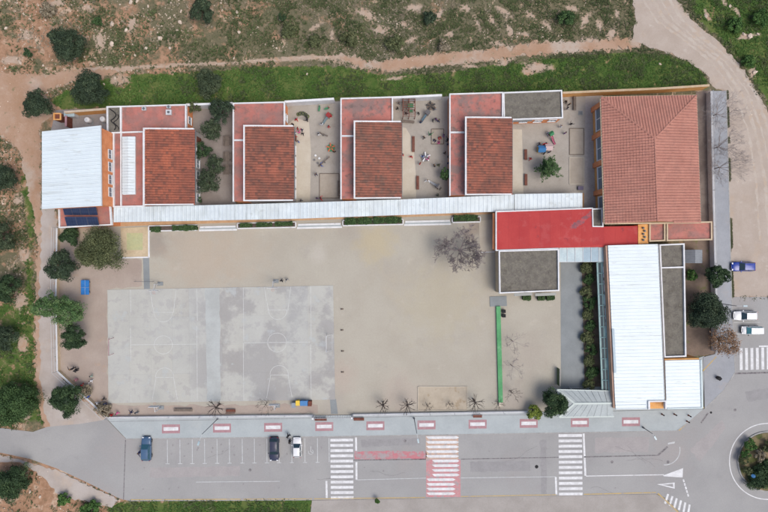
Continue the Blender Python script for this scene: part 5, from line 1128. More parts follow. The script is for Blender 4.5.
# scattered stones
def stones(n, seed):
    rg = np.random.default_rng(seed); px = rg.uniform(-20, 790, n); py = rg.uniform(-20, 540, n); l_, p_, g_, q_ = masks(px, py)
    k = (~inside(BUILT, px, py)) & (l_ < .3) & (vnoise(px * S, py * S, 3.0, 51) + .15 * (px < 200) > .55 + .25 * rg.random(n)); px, py = px[k], py[k]; n = len(px)
    s_ = rg.uniform(.05, .17, n) * np.where(rg.random(n) < .12, 1.8, 1); a = rg.uniform(0, 6.28, n); o = np.array([(1, 0, 0), (0, .7, 0), (-1, 0, 0), (0, -.8, 0), (.1, .1, .6)])
    ox = o[:, 0][None] * np.cos(a)[:, None] - o[:, 1][None] * np.sin(a)[:, None]; oy = o[:, 0][None] * np.sin(a)[:, None] + o[:, 1][None] * np.cos(a)[:, None]
    V = np.stack([((px - 384) * S)[:, None] + ox * s_[:, None], ((256 - py) * S)[:, None] + oy * s_[:, None], -.08 + o[:, 2][None] * s_[:, None] + 0 * ox], -1).reshape(-1, 3)
    F = (np.arange(n)[:, None, None] * 5 + np.array([(0, 1, 4), (1, 2, 4), (2, 3, 4), (3, 0, 4)])[None]).reshape(-1, 3)
    tag(npmesh('stones', V, F, 3, m_rock), 'small pale stones strewn over the open fields', 'stones', None, 'stuff')
stones(30000, 61)
# pale rocks
def rock(px, py, r_, seed, label=None):
    bm = bmesh.new(); bmesh.ops.create_icosphere(bm, subdivisions=2, radius=1); rr = random.Random(seed); ph = [rr.uniform(0, 6) for _ in range(4)]
    ex = rr.uniform(.5, 1); an = rr.uniform(0, 3.14)
    for v in bm.verts:
        k = 1 + .22 * math.sin(3 * v.co.x + ph[0]) * math.cos(3.4 * v.co.y + ph[1]) + .12 * math.sin(6 * v.co.z + ph[2]); v.co *= k
        X, Y = v.co.x, v.co.y * ex; v.co.x, v.co.y = X * math.cos(an) - Y * math.sin(an), X * math.sin(an) + Y * math.cos(an); v.co *= r_; v.co.z *= .55
    me = bpy.data.meshes.new('rock'); bm.to_mesh(me); bm.free(); me.materials.append(m_rock)
    o = link('rock', me); o.location = (*W(px, py), -.02); return tag(o, label, 'rock', 'pale rocks in the north field')
for i, (x, y, r_) in enumerate([(112, 24, .5), (112, 44, .55), (160, 38, .45), (146, 48, .3), (181, 11, .35), (180, 22, .4), (20, 62, .5), (131, 2, .5), (137, 1, .4), (148, 6, .3), (239, 32, .35), (237, 12, .3), (234, 58, .3), (6, 28, .35), (126, 30, .4), (170, 48, .25), (135, 55, .25), (115, 78, .3), (307, 74, .22), (280, 20, .25), (104, 84, .25), (660, 64, .3), (755, 72, .5), (730, 6, .3), (706, 16, .4), (750, 36, .5), (744, 34, .4), (758, 34, .35), (30, 492, .35), (40, 497, .3)]):
    rock(x, y, r_, i, 'pale limestone rock lying in the open scrub fields')

# ---------------------------------------------------------------- cars
def paint(name, col, rough=.25):
    m, n, l, b = newmat(name); b.inputs['Base Color'].default_value = col; b.inputs['Roughness'].default_value = rough
    b.inputs['Coat Weight'].default_value = .15; b.inputs['Coat Roughness'].default_value = .08; return m
m_carglass = M('car_glass', c(40, 62, 72), rough=.06, spec=.7); m_tyre = M('tyre', c(38, 38, 40), rough=.9); m_rim = M('rim', c(150, 152, 156), rough=.4, metal=.6)
m_lamp = M('headlamp', c(228, 232, 236), rough=.15); m_tail = M('tail_lamp', c(150, 24, 26), rough=.2); m_trim = M('car_trim', c(44, 45, 48), rough=.6)
def car(label, px, py, ang, L, Wd, Ht, mat, style='hatch', glassmat=None, group=None):
    """front towards local +X"""
    gm = glassmat or m_carglass; r = thing('car', label, 'car', (0, 0, 0), 'parked cars'); hl, hw = L / 2, Wd / 2
    belt = .62 * Ht; bot = .2
    # lower body: cross sections along x  (x, half width, top z)
    st = [(-hl, .80, belt * .82), (-hl + .08, .92, belt * .97), (-hl * .72, 1.0, belt * 1.02), (-hl * .2, 1.0, belt * 1.0), (hl * .28, 1.0, belt * .98), (hl * .62, .98, belt * .90), (hl * .86, .93, belt * .80), (hl - .06, .82, belt * .66), (hl, .70, belt * .55)]
    if style == 'pickup': st = [(-hl, .9, belt * .95), (-hl + .06, .97, belt * 1.0), (-hl * .7, 1, belt * 1.02), (-hl * .2, 1, belt * 1.02), (hl * .28, 1.0, belt), (hl * .62, .98, belt * .94), (hl * .86, .94, belt * .88), (hl - .06, .86, belt * .74), (hl, .78, belt * .6)]
    b = MB(); rows = []
    for x, w, zt in st:
        w *= hw; rows.append([(x, -w * .86, bot), (x, -w, bot + .18), (x, -w, zt * .72), (x, -w * .95, zt * .93), (x, -w * .80, zt), (x, 0, zt + .025), (x, w * .80, zt), (x, w * .95, zt * .93), (x, w, zt * .72), (x, w, bot + .18), (x, w * .86, bot)])
    n = len(rows[0]); vs = [p for q in rows for p in q]; fs = []
    for i in range(len(rows) - 1):
        for j in range(n): k = (j + 1) % n; fs.append((i * n + j, (i + 1) * n + j, (i + 1) * n + k, i * n + k)[::-1])
    fs += [tuple(range(n)), tuple(range((len(rows) - 1) * n, len(rows) * n))[::-1]]
    b.add(vs, fs); b.build('body', mat, r, True)
    # greenhouse
    if style == 'sedan': cx = [-hl * .74, -hl * .40, hl * .06, hl * .40]
    elif style == 'pickup': cx = [-hl * .22, -hl * .16, hl * .12, hl * .40]
    elif style == 'van': cx = [-hl * .97, -hl * .90, hl * .30, hl * .62]
    else: cx = [-hl * .93, -hl * .72, hl * .06, hl * .42]
    zb, zt = belt * .97, Ht; wb, wt = hw * .90, hw * .70
    Bq = [(cx[0], -wb, zb), (cx[3], -wb, zb), (cx[3], wb, zb), (cx[0], wb, zb)]; Tq = [(cx[1], -wt, zt - .05), (cx[2], -wt, zt - .05), (cx[2], wt, zt - .05), (cx[1], wt, zt - .05)]
    m = MB(); m.add(Bq + Tq, [(0, 1, 5, 4), (1, 2, 6, 5), (2, 3, 7, 6), (3, 0, 4, 7), (4, 5, 6, 7)]); m.build('cabin', mat, r)
    def pane(nm, q, e=.012):
        V = [Vector(p) for p in q]; cen = sum(V, Vector()) / 4; nr = (V[1] - V[0]).cross(V[3] - V[0]).normalized(); out = cen - Vector((0, 0, zb * .8))
        if nr.dot(out) < 0: nr = -nr
        V = [cen + (p - cen) * .9 + nr * e for p in V]; mm = MB(); mm.add([tuple(p) for p in V] + [tuple(p - nr * .03) for p in V], [(0, 1, 2, 3), (7, 6, 5, 4), (0, 4, 5, 1), (1, 5, 6, 2), (2, 6, 7, 3), (3, 7, 4, 0)]); mm.build(nm, gm, r)
    pane('windscreen', [Bq[1], Bq[2], Tq[2], Tq[1]]); pane('rear_window', [Bq[3], Bq[0], Tq[0], Tq[3]])
    lp = lambda a, b_, t: tuple(a[i] + (b_[i] - a[i]) * t for i in range(3))
    for s in (0, 1):
        A, B, Cc, D = (Bq[0], Bq[1], Tq[1], Tq[0]) if s == 0 else (Bq[3], Bq[2], Tq[2], Tq[3])
        k = .5 if style != 'pickup' else 1.0
        pane('side_window', [lp(A, B, 0), lp(A, B, k), lp(D, Cc, k), D]); 
        if k < 1: pane('side_window', [lp(A, B, k), B, Cc, lp(D, Cc, k)])
    m = MB(); q = [(cx[1] - .04, -wt * .97), (cx[2] + .04, -wt * .97), (cx[2] + .04, wt * .97), (cx[1] - .04, wt * .97)]; nx2, ny2 = 5, 5; vs = []; fs = []
    for i in range(nx2 + 1):
        for j in range(ny2 + 1):
            u, v = i / nx2, j / ny2; e = (1 - (2 * u - 1) ** 4) * (1 - (2 * v - 1) ** 4); vs.append((q[0][0] + (q[1][0] - q[0][0]) * u, q[0][1] + (q[3][1] - q[0][1]) * v, zt - .04 + .06 * e))
    for i in range(nx2):
        for j in range(ny2): a = i * (ny2 + 1) + j; fs.append((a, a + ny2 + 1, a + ny2 + 2, a + 1))
    m.add(vs, fs); m.build('roof', mat, r, True)
    if style == 'pickup': MB().box(-hl * .6, 0, belt * 1.02, L * .34, Wd * .78, .03).build('load_bed', m_trim, r)
    for sx in (-.62, .63):
        for sy in (-1, 1):
            wm = MB(); wm.cyl((sx * hl, sy * (hw - .2), .31), (sx * hl, sy * (hw + .01), .31), .31, .31, 18); w = wm.build('wheel', m_tyre, r); wm = MB(); wm.cyl((sx * hl, sy * (hw - .02), .31), (sx * hl, sy * (hw + .02), .31), .19, .19, 12); wm.build('rim', m_rim, w)
    for sy in (-1, 1):
        MB().box(hl * .93, sy * hw * .66, belt * .62, .22, .30, .14, -sy * .35).build('headlight', m_lamp, r); MB().box(-hl + .04, sy * hw * .74, belt * .72, .12, .22, .2).build('tail_light', m_tail, r)
        MB().box(cx[3] - .3, sy * (hw + .08), zb + .02, .14, .2, .13).build('mirror', mat if style != 'van' else m_trim, r)
    MB().box(hl - .03, 0, bot + .05, .12, Wd * .62, .16).build('bumper', m_trim, r); MB().box(-hl + .03, 0, bot + .05, .12, Wd * .7, .18).build('bumper', m_trim, r)
    x, y = W(px, py, Ht * .5); r.location = (x, y, 0.0); r.rotation_euler = (0, 0, R(ang)); return r
N, E_, S_, Wst = 90, 0, -90, 180
car('slate blue car parked alone at the left end of the bays', 146, 449, N, 4.5, 1.82, 1.55, paint('paint_slate_blue', c(82, 112, 146, .6)), 'hatch', M('car_glass_blue', c(48, 92, 110), rough=.06, spec=.7))
car('dark navy car parked beside the white car', 274, 449.4, S_, 4.5, 1.82, 1.5, paint('paint_navy', c(52, 56, 78, .7)), 'hatch')
car('small white car parked beside the dark navy car', 297, 447.6, N, 3.75, 1.66, 1.45, paint('paint_white', c(236, 238, 240)), 'hatch')
car('bright blue car on the beige dirt parking by the east kerb', 743.6, 266.6, Wst, 4.4, 1.78, 1.45, paint('paint_bright_blue', c(26, 62, 160)), 'hatch')
car('white car with dark windows parked nearest the lamp on the east street', 745.6, 315.8, Wst, 4.4, 1.78, 1.45, paint('paint_white2', c(238, 240, 242)), 'hatch')
car('white van-like car with teal windscreen next to the brown tree', 752, 330.4, Wst, 3.7, 1.62, 1.6, paint('paint_white3', c(238, 242, 244)), 'van', M('car_glass_teal', c(84, 150, 160), rough=.06, spec=.7))

# ---------------------------------------------------------------- street furniture
def lamp(label, px, py, h, arm_ang, arm=1.4, headmat=None):
    x, y = W(px, py); r = thing('street_lamp', label, 'street lamp', (x, y, 0)); ca, sa = math.cos(R(arm_ang)), math.sin(R(arm_ang))
    m = MB(); m.lathe(x, y, [(.16, 0), (.16, .5), (.085, .6), (.05, h)], 10); m.build('pole', m_greymetal, r, True)
    m = MB(); m.cyl((x, y, h - .05), (x + ca * arm, y + sa * arm, h + .12), .035, .03, 8); m.build('arm', m_palemetal, r)
    MB().box(x + ca * (arm + .25), y + sa * (arm + .25), h + .06, .75, .28, .13, R(arm_ang)).build('lamp_head', headmat or m_bluecan, r)
lamp('tall street lamp leaning over the parking bays below the pollarded tree', 218, 418.6, 8.5, -110); lamp('tall street lamp at the kerb left of the red middle crossing', 414, 418, 8.5, -80, 1.0)
lamp('street lamp on the corner pavement near the roundabout', 642.6, 427.2, 3.6, -60, .6); lamp('street lamp on the east pavement above the parked white cars', 720, 303.6, 4.6, 0, 1.2); lamp('slim pale pole lamp at the north-west wall corner', 51.5, 113.4, 3.4, 160, .3)
def bench(label, px, py, L, ang, mat=m_wood, back=True, name='bench', z0=0.0):
    x, y = W(px, py); r = thing(name, label, 'bench', (0, 0, 0))
    for i in range(4): MB().box(0, -.2 + i * .13, .42, L, .11, .04).build('seat_slat', mat, r)
    if back:
        for i in range(2): MB().box(0, .32 + i * .03, .58 + i * .16, L, .04, .12).build('back_slat', mat, r)
    for s in (-1, 1): MB().box(s * L * .4, .02, 0, .07, .5, .42).build('leg', m_greymetal, r)
    r.location = (x, y, z0); r.rotation_euler = (0, 0, R(ang))
bench('brown bench on the pavement left of the yard gate', 321, 418.6, 2.3, 0, z0=.12); bench('brown bench on the pavement right of the yard gate', 359, 418.4, 2.0, 0, z0=.12); bench('brown bench on the pavement below the pollarded tree near the green lane', 477, 415.4, 1.7, 0, z0=.12)
bench('reddish bench on the strip right of the pollarded tree', 231.4, 410.2, 1.8, 180); bench('thin grey rail bench on the strip below the left court', 184, 409.4, 3.6, 0, m_wood2, False)
for i, (x, y, L, a, lb) in enumerate([(413.3, 144.6, 3.0, 90, 'upper brown bench along the cream path in the climbing-frame courtyard'), (417.6, 183, 2.6, 90, 'lower brown bench along the cream path in climbing-frame courtyard'), (525.2, 155, 2.0, 90, 'upper brown bench along the cream path in the conifer courtyard'), (525.4, 180, 2.2, 90, 'lower brown bench along the cream path in conifer courtyard'), (339.8, 189, 3.0, 90, 'dark bench along the east wall of slide courtyard')]):
    bench(lb, x, y, L, a, m_wood if i < 4 else m_wood2, i == 4)
bench('grey bench in the north-east corner of the conifer courtyard', 574, 104, 2.6, 90, m_wood2, True)
def bollard(px, py, lb, z0=.12):
    x, y = W(px, py); r = thing('bollard', lb, 'bollard', (x, y, z0), 'bollards at the corner')
    MB().lathe(x, y, [(.16, z0), (.16, z0 + .05), (.11, z0 + .08), (.1, z0 + .75)], 12).build('post', m_wood, r, True); MB().lathe(x, y, [(.13, z0 + .75), (.12, z0 + .86), (.05, z0 + .93)], 12).build('cap', m_black, r, True)
bollard(661.4, 414, 'left bollard below the east wing porch'); bollard(673.8, 414, 'middle bollard below the square annex'); bollard(688, 415.2, 'right bollard at the corner below the annex'); bollard(686.4, 421, 'bollard on the yellow kerb corner')
x, y = W(716.8, 377.6); r = thing('litter_bin', 'dark square litter bin on the corner pavement', 'litter bin', (x, y, .11)); MB().box(x, y, .11, .5, .5, .8, .7, top=1.1).build('body', m_trim, r); MB().box(x, y, .91, .6, .6, .06, .7).build('lid', m_black, r)
# recycling bins
def bin_(px, py, mat, label):
    x, y = W(px, py, 1.2); r = thing('recycling_bin', label, 'bin', (x, y, 0), 'recycling bins on the strip'); MB().box(x, y, .12, .62, .75, .95, 0, 0, 1.12).build('body', mat, r); MB().box(x, y, 1.07, .76, .92, .08).build('lid', mat, r)
    for s in (-1, 1): m = MB(); m.cyl((x + s * .28, y + .3, .1), (x + s * .2, y + .3, .1), .1, .1, 10); m.build('wheel', m_black, r)
bin_(297.6, 403.4, PLAY['yellow'], 'yellow recycling bin below the court'); bin_(302, 403.6, PLAY['blue'], 'left blue recycling bin below the court'); bin_(306, 403.6, PLAY['blue'], 'right blue recycling bin below the court'); bin_(309.6, 404, m_wood, 'dark red bin right of the blue bins'); bin_(293.4, 405.6, M('grey_bin', c(140, 150, 162), rough=.5), 'grey bin left of the yellow bin')
# road sign on the roundabout
x, y = W(746, 471.6); r = thing('road_sign', 'small blue round sign on the roundabout', 'sign', (x, y, .2)); MB().cyl((x, y, .2), (x, y, 2.2), .035).build('post', m_palemetal, r); m = MB(); m.cyl((x - .04, y, 2.0), (x - .07, y, 2.04), .34, .34, 20); m.build('sign_plate', PLAY['blue'], r)

# ---------------------------------------------------------------- play and sports equipment
x, y = W(85, 287.4, .76); r = thing('table_tennis_table', 'blue table tennis table alone in the west yard', 'table', (x, y, 0))
for s in (-1, 1):
    MB().box(x, y + s * .685, .72, 1.525, 1.36, .05).build('table_top', m_bluetable, r)
    for t in (-1, 1): MB().box(x + t * .55, y + s * .95, 0, .12, .12, .72).build('leg', m_greymetal, r)
MB().box(x, y, .77, 1.6, .02, .15).build('net', m_palemetal, r)
MB().box(x, y, .772, .03, 2.72, .003).build('centre_line', m_paint, r)
def hoop(label, px, py, s):
    """s=-1 faces south, +1 faces north; board at the court edge"""
    x, y = W(px, py); r = thing('basketball_hoop', label, 'basketball hoop', (x, y, 0), 'basketball hoops at the court ends')
    m = MB(); m.cyl((x, y - s * 1.2, 0), (x, y - s * 1.2, 2.7), .08); m.cyl((x, y - s * 1.2, 2.65), (x, y - s * .2, 3.1), .05); m.cyl((x, y - s * 1.2, 1.6), (x, y - s * .2, 2.7), .04); m.build('support', m_palemetal, r)
    MB().box(x, y - s * .1, 2.6, 1.8, .05, 1.05).build('backboard', m_white, r)
    m = MB(); 
    for i in range(16):
        a, b_ = i * math.pi / 8, (i + 1) * math.pi / 8; m.cyl((x + .23 * math.cos(a), y + s * .3 + .23 * math.sin(a), 2.8), (x + .23 * math.cos(b_), y + s * .3 + .23 * math.sin(b_), 2.8), .015, .015, 5)
    m.build('rim', PLAY['orange'], r); MB().box(x, y - s * 1.2, 0, 1.0, .7, .12).build('base', m_conc, r)
hoop('basketball hoop at the top of the left court', 160.6, 290, -1); hoop('basketball hoop at the top of the right court', 276, 287.4, -1); hoop('basketball hoop below the left court', 161.4, 401.2, 1); hoop('basketball hoop below the right court', 277.4, 399.4, 1)
def goal(label, px, py, s, mat):
    x, y = W(px, py); r = thing('handball_goal', label, 'goal', (x, y, .06), 'small goals on the court'); m = MB()
    for t in (-1.5, 1.5): m.cyl((x, y + t, .062), (x, y + t, 2.0), .045)
    m.cyl((x, y - 1.5, 2.0), (x, y + 1.5, 2.0), .045); m.build('frame', mat, r); m = MB()
    for t in (-1.5, 1.5): m.cyl((x, y + t, 2.0), (x - s * .9, y + t, .07), .025); 
    m.cyl((x - s * .9, y - 1.5, .09), (x - s * .9, y + 1.5, .09), .025); m.build('back_frame', mat, r)
goal('pinkish goal frame at the left end of the court', 114, 345.6, 1, m_redpad); goal('white goal frame at the right end of the court', 327.4, 342.4, -1, m_white)
x, y = W(145, 281.4); r = thing('rail_bar', 'thin low metal rail above the left court', 'rail', (x, y, 0)); MB().cyl((x - 1.7, y, .8), (x + 1.7, y, .8), .03).build('bar', m_greymetal, r)
for s in (-1, 1): MB().cyl((x + s * 1.7, y, 0), (x + s * 1.7, y, .8), .03).build('post', m_greymetal, r)
for i, (a, b_) in enumerate([((341.5, 309), 'upper'), ((341.5, 330), 'second'), ((342, 351), 'third'), ((342, 372), 'lowest')]):
    x, y = W(*a); r = thing('stub_post', b_ + ' short dark post right of the court', 'post', (x, y, 0), 'short posts right of the court'); MB().cyl((x, y, 0), (x, y, .5), .07, .06).build('post', m_trim, r); MB().box(x + .1, y, 0, .55, .3, .06).build('base', m_wood2, r)
# green lane
gl = thing('green_lane_wall', 'long narrow bright green painted bench wall between the two yards', 'wall', (*W(499.6, 356), 0))
a, b_ = W(498.4, 306.4, .45), W(500.8, 402.6, .45)
m = MB(); m.beam((*a, .45), (*b_, .45), .8, .45); m.build('wall', m_green, gl); m = MB(); e = W(501, 406.6, .45); m.beam((b_[0], b_[1] - .01, .42), (*e, .42), .74, .42); m.build('end_block', m_cream, gl)
pb = MB(); pb.prism([W(*p) for p in [(489.6, 296.6), (506.4, 296), (506.8, 306), (490, 306.6)]], 0, .12, bottom=False); tag(pb.build('concrete_pad', m_conc), kind='structure')
for i, (yy, mt) in enumerate(((311, m_wood2), (315.4, m_trim))):
    x, y = W(503.2, yy); r = thing('small_bin', ('upper' if i == 0 else 'lower') + ' small dark bin right of the green bench wall', 'bin', (x, y, 0)); MB().box(x, y, 0, .55, .55, .7, 0, 0, 1.1).build('body', mt, r); MB().box(x, y, .7, .62, .62, .06).build('lid', m_black, r)
x, y = W(557.2, 376); r = thing('hedge_gate', 'narrow green gate panel left of the entrance path', 'gate', (x, y, 0)); MB().box(x, y, 0, .12, 3.2, 1.5).build('panel', M('gate_green', c(110, 122, 92), rough=.8), r); MB().box(x, y, 1.5, .16, 3.3, .06).build('rail', m_greymetal, r)
x, y = W(573, 388.4); r = thing('entrance_gate', 'low dark gate across the entrance path by the canopy', 'gate', (x, y, 0))
for i in range(12): MB().box(x - 2.2 + i * .4, y, .05, .05, .05, 1.4).build('bar', m_trim, r)
m = MB(); m.box(x, y, 1.45, 4.6, .06, .06); m.box(x, y, .05, 4.6, .055, .06); m.build('rail', m_trim, r)
# sand pit near the front wall
def sandpit(label, px0, py0, px1, py1, smat, z=.02):
    r = thing('sand_pit', label, 'sand pit', (*W((px0 + px1) / 2, (py0 + py1) / 2), 0)); P = [W(px0, py0), W(px1, py0), W(px1, py1), W(px0, py1)]
    for i in range(4): m = MB(); m.beam((*P[i], .14 + .002 * (i % 2)), (*P[(i + 1) % 4], .14 + .002 * (i % 2)), .12, .14); m.build('edge_board', m_wood2 if 'square' in label else m_cream, r)
    m = MB(); m.prism(P, .02, .06, bottom=False); m.build('sand', smat, r)
m_sandpit = M('pit_sand', c(180, 171, 158), c(170, 160, 147), .6, .95, .3, 8, fine=.06)
m_pitstain = M('pit_sand_damp', c(192, 181, 163), c(182, 171, 153), .5, .95, .3, 8, [(c(160, 140, 112), .45, .56, .64, None, .6)], fine=.06)
sandpit('wide sand pit with damp stain against the front wall', 418, 386.6, 467, 410, m_pitstain); sandpit('square sand pit in the south of slide courtyard', 319.6, 173.6, 339, 198, m_sandpit); sandpit('upper square sand pit in conifer courtyard', 569.4, 128.4, 583.6, 154.6, m_sandpit); sandpit('lower wide sand pit in conifer courtyard', 569.4, 157.6, 583.8, 184, m_sandpit); sandpit('small square sand pit in climbing-frame courtyard', 431.4, 129, 443.6, 144, m_sandpit)
def slide(label, px, py, ang, c1, c2, c3, sc=.75):
    r = thing('slide', label, 'slide', (0, 0, 0))
    for sx in (-.35, .35):
        for sy in (-.4, .4): MB().cyl((sx - 1.1, sy, 0), (sx - 1.1, sy, 1.9), .06).build('post', c3, r)
    MB().box(-1.1, 0, 1.1, .9, .95, .08).build('platform', m_wood, r)
    m = MB(); m.add([(-1.65, -.55, 1.9), (-.55, -.55, 1.9), (-.55, .55, 1.9), (-1.65, .55, 1.9), (-1.1, -.55, 2.4), (-1.1, .55, 2.4)], [(0, 3, 5, 4), (1, 4, 5, 2), (0, 4, 1), (3, 2, 5), (0, 1, 2, 3)]); m.build('roof', c1, r)
    m = MB(); pts = [(-.62, 1.15), (-.2, 1.05), (.9, .35), (1.3, .22), (1.7, .2)]
    for i in range(4): (xa, za), (xb, zb) = pts[i], pts[i + 1]; m.add([(xa, -.26, za), (xb, -.26, zb), (xb, .26, zb), (xa, .26, za), (xa, -.26, za + .16), (xb, -.26, zb + .16), (xb, .26, zb + .16), (xa, .26, za + .16)], [(0, 1, 2, 3), (0, 4, 5, 1), (3, 2, 6, 7), (0, 3, 2, 1)])
    m.build('chute', c2, r)
    MB().cyl((1.4, 0, 0), (1.4, 0, .2), .05).build('chute_foot', c3, r)
    for k in range(4): MB().cyl((-1.65 - .12 * (3 - k), -.35, .25 + k * .25), (-1.65 - .12 * (3 - k), .35, .25 + k * .25), .03).build('ladder_rung', c3, r)
    m = MB()
    for sy in (-.36, .36): m.cyl((-2.1, sy, 0), (-1.6, sy, 1.15), .035)
    m.build('ladder_side', c3, r); r.scale = (sc, sc, sc); r.location = (*W(px, py, .8), 0); r.rotation_euler = (0, 0, R(ang)); return r
P_ = PLAY
slide('slide with red and green tower in the first play courtyard', 326, 119, 228, P_['red'], m_bluecan, P_['green']); slide('grey slide in the upper part of climbing-frame courtyard', 425, 116.4, 232, P_['grey'], m_bluecan2, m_wood2); slide('white slide in the lower part of climbing-frame courtyard', 434.4, 184, 145, P_['grey'], P_['white'], m_trim); slide('slide with green roof and pink chute in the conifer courtyard', 552.6, 138, -58, P_['green'], m_pink, P_['white'])
def rider(label, px, py, ang, c1, c2=None):
    r = thing('spring_rider', label, 'spring rider', (0, 0, 0)); m = MB()
    for i in range(24): a, b_ = i * .8, (i + 1) * .8; m.cyl((.11 * math.cos(a), .11 * math.sin(a), .03 + i * .014), (.11 * math.cos(b_), .11 * math.sin(b_), .03 + (i + 1) * .014), .016, .016, 4)
    m.build('spring', m_greymetal, r); m = MB(); m.prism([(-.5, -.14), (.25, -.16), (.55, 0), (.25, .16), (-.5, .14)], .36, .56); m.build('seat', c1, r)
    MB().box(.42, 0, .5, .12, .22, .45).build('head', c2 or c1, r); MB().cyl((.3, -.3, .78), (.3, .3, .78), .02).build('handle', m_greymetal, r); r.location = (*W(px, py, .4), 0); r.rotation_euler = (0, 0, R(ang))
rider('left green spring rider by the north wall of slide courtyard', 319.4, 108.6, 80, P_['green']); rider('right green spring rider by the north wall of slide courtyard', 327, 108.4, 20, P_['green'], P_['red'])
def seesaw(label, px, py, ang, mat, L=2.8):
    r = thing('seesaw', label, 'seesaw', (0, 0, 0)); m = MB(); m.add([(-L / 2, -.1, .25), (L / 2, -.1, .75), (L / 2, .1, .75), (-L / 2, .1, .25), (-L / 2, -.1, .31), (L / 2, -.1, .81), (L / 2, .1, .81), (-L / 2, .1, .31)], [(3, 2, 1, 0), (4, 5, 6, 7), (0, 1, 5, 4), (1, 2, 6, 5), (2, 3, 7, 6), (3, 0, 4, 7)]); m.build('beam', mat, r)
    MB().box(0, 0, 0, .25, .5, .5, 0, 0, .5).build('pivot', m_greymetal, r)
    for s in (-1, 1): MB().box(s * L * .42, 0, .53 + s * .21, .3, .3, .05).build('seat', mat, r); MB().cyl((s * L * .3, -.2, .75 + s * .16), (s * L * .3, .2, .75 + s * .16), .02).build('handle', m_greymetal, r)
    r.location = (*W(px, py), 0); r.rotation_euler = (0, 0, R(ang))
seesaw('grey wooden seesaw in the middle of slide courtyard', 324.4, 162, 40, m_wood2); seesaw('small grey seesaw below the slide in slide courtyard', 323.4, 134.8, -25, m_wood2, 2.0)
def roundabout_toy(label, px, py, c1, c2, rad=.7):
    x, y = W(px, py); r = thing('merry_go_round', label, 'merry-go-round', (x, y, 0)); MB().lathe(x, y, [(.2, 0), (.2, .14), (rad, .15), (rad, .22)], 20).build('disc', c1, r); MB().cyl((x, y, .2), (x, y, .85), .05).build('hub', c2, r)
    for i in range(5): a = i * 1.2566 + .4; MB().box(x + math.cos(a) * rad * .75, y + math.sin(a) * rad * .75, .42, rad * .9, .22, .06, a).build('seat', c2, r); MB().cyl((x + math.cos(a) * rad * .8, y + math.sin(a) * rad * .8, .2), (x + math.cos(a) * rad * .8, y + math.sin(a) * rad * .8, .42), .03).build('seat_post', m_greymetal, r)
roundabout_toy('green merry-go-round with orange seats in slide courtyard', 331, 148, P_['green'], P_['orange'], .72); roundabout_toy('dark round merry-go-round near the north wall of climbing-frame courtyard', 430.6, 106.4, m_wood2, m_trim, .75); roundabout_toy('grey merry-go-round with children in the middle of climbing-frame courtyard', 425.4, 157.4, P_['grey'], P_['white'], .8)
# climbing frame
x0, y0 = W(402.6, 119), W(414.4, 102.4); r = thing('climbing_frame', 'large wooden climbing frame with green panels in third courtyard', 'climbing frame', (*W(408.5, 110.6), 0))
xs_ = [x0[0], (x0[0] + y0[0]) / 2, y0[0]]; ys_ = [x0[1], (x0[1] + y0[1]) / 2, y0[1]]
for a in xs_:
    for b_ in ys_: MB().box(a, b_, 0, .12, .12, 2.1).build('post', m_wood, r)
for a in xs_: MB().box(a, ys_[1], 2.1, .12, ys_[2] - ys_[0] + .12, .1).build('beam', m_wood, r)
for i in range(9): MB().box(xs_[1], ys_[0] + (ys_[2] - ys_[0]) * i / 8, 2.0, xs_[2] - xs_[0], .07, .08).build('rung', m_wood, r)
MB().box(xs_[1] + .35, ys_[1] + .6, 1.2, 1.0, .8, .06).build('panel', P_['green'], r); MB().box(xs_[1] + .4, ys_[1] - .4, 1.2, .7, .6, .06).build('panel', P_['green'], r); MB().box(xs_[1] - .6, ys_[1] + .8, 1.0, .8, 1.2, .06).build('deck', m_wood2, r)
bench('grey balance bench below the climbing frame', 408, 122, 2.4, -5, m_wood2, False, 'balance_bench')
def playhouse(label, px, py, rc, wc):
    x, y = W(px, py, 1.5); r = thing('play_house', label, 'play house', (x, y, 0)); MB().box(x, y, 0, 1.1, 1.0, 1.1).build('wall', wc, r); m = MB(); m.add([(x - .7, y - .65, 1.05), (x + .7, y - .65, 1.05), (x + .7, y + .65, 1.05), (x - .7, y + .65, 1.05), (x - .7, y, 1.6), (x + .7, y, 1.6)], [(0, 1, 5, 4), (2, 3, 4, 5), (0, 4, 3), (1, 2, 5), (3, 2, 1, 0)]); m.build('roof', rc, r); MB().box(x, y - .51, .1, .45, .05, .8).build('door', P_['white'], r)
playhouse('small play house with bright blue roof in conifer courtyard', 542.6, 148.4, P_['blue'], P_['yellow']); playhouse('small play house with pale pink roof in conifer courtyard', 549.6, 146.4, M('pale_pink', c(214, 190, 188), rough=.6), P_['grey'])
# tyre row in slide courtyard
rr = random.Random(4)
for i in range(7):
    a = i / 6; x, y = W(298.6 + 9 * a, 114.4 - 2 * math.sin(a * 3.1) + 2.2 * a); r = thing('planted_ring', '%s old tyre from the left in the planted row of slide courtyard' % ORD[i], 'tyre', (x, y, 0), 'tyres planted in a row'); m = MB(); pr = []
    for k in range(13): t = k * 2 * math.pi / 12; pr.append((.26 + .12 * math.cos(t), .13 + .12 * math.sin(t)))
    vs = []; fs = []
    for k in range(12):
        for j in range(14): an = j * 2 * math.pi / 14; vs.append((x + pr[k][0] * math.cos(an), y + pr[k][0] * math.sin(an), pr[k][1]))
    for k in range(12):
        for j in range(14): fs.append((k * 14 + j, k * 14 + (j + 1) % 14, ((k + 1) % 12) * 14 + (j + 1) % 14, ((k + 1) % 12) * 14 + j))
    m.add(vs, fs); m.build('rubber_ring', m_trim if i % 2 else M('tyre_green_%d' % i, c(104, 112, 76), rough=.8), r, True)
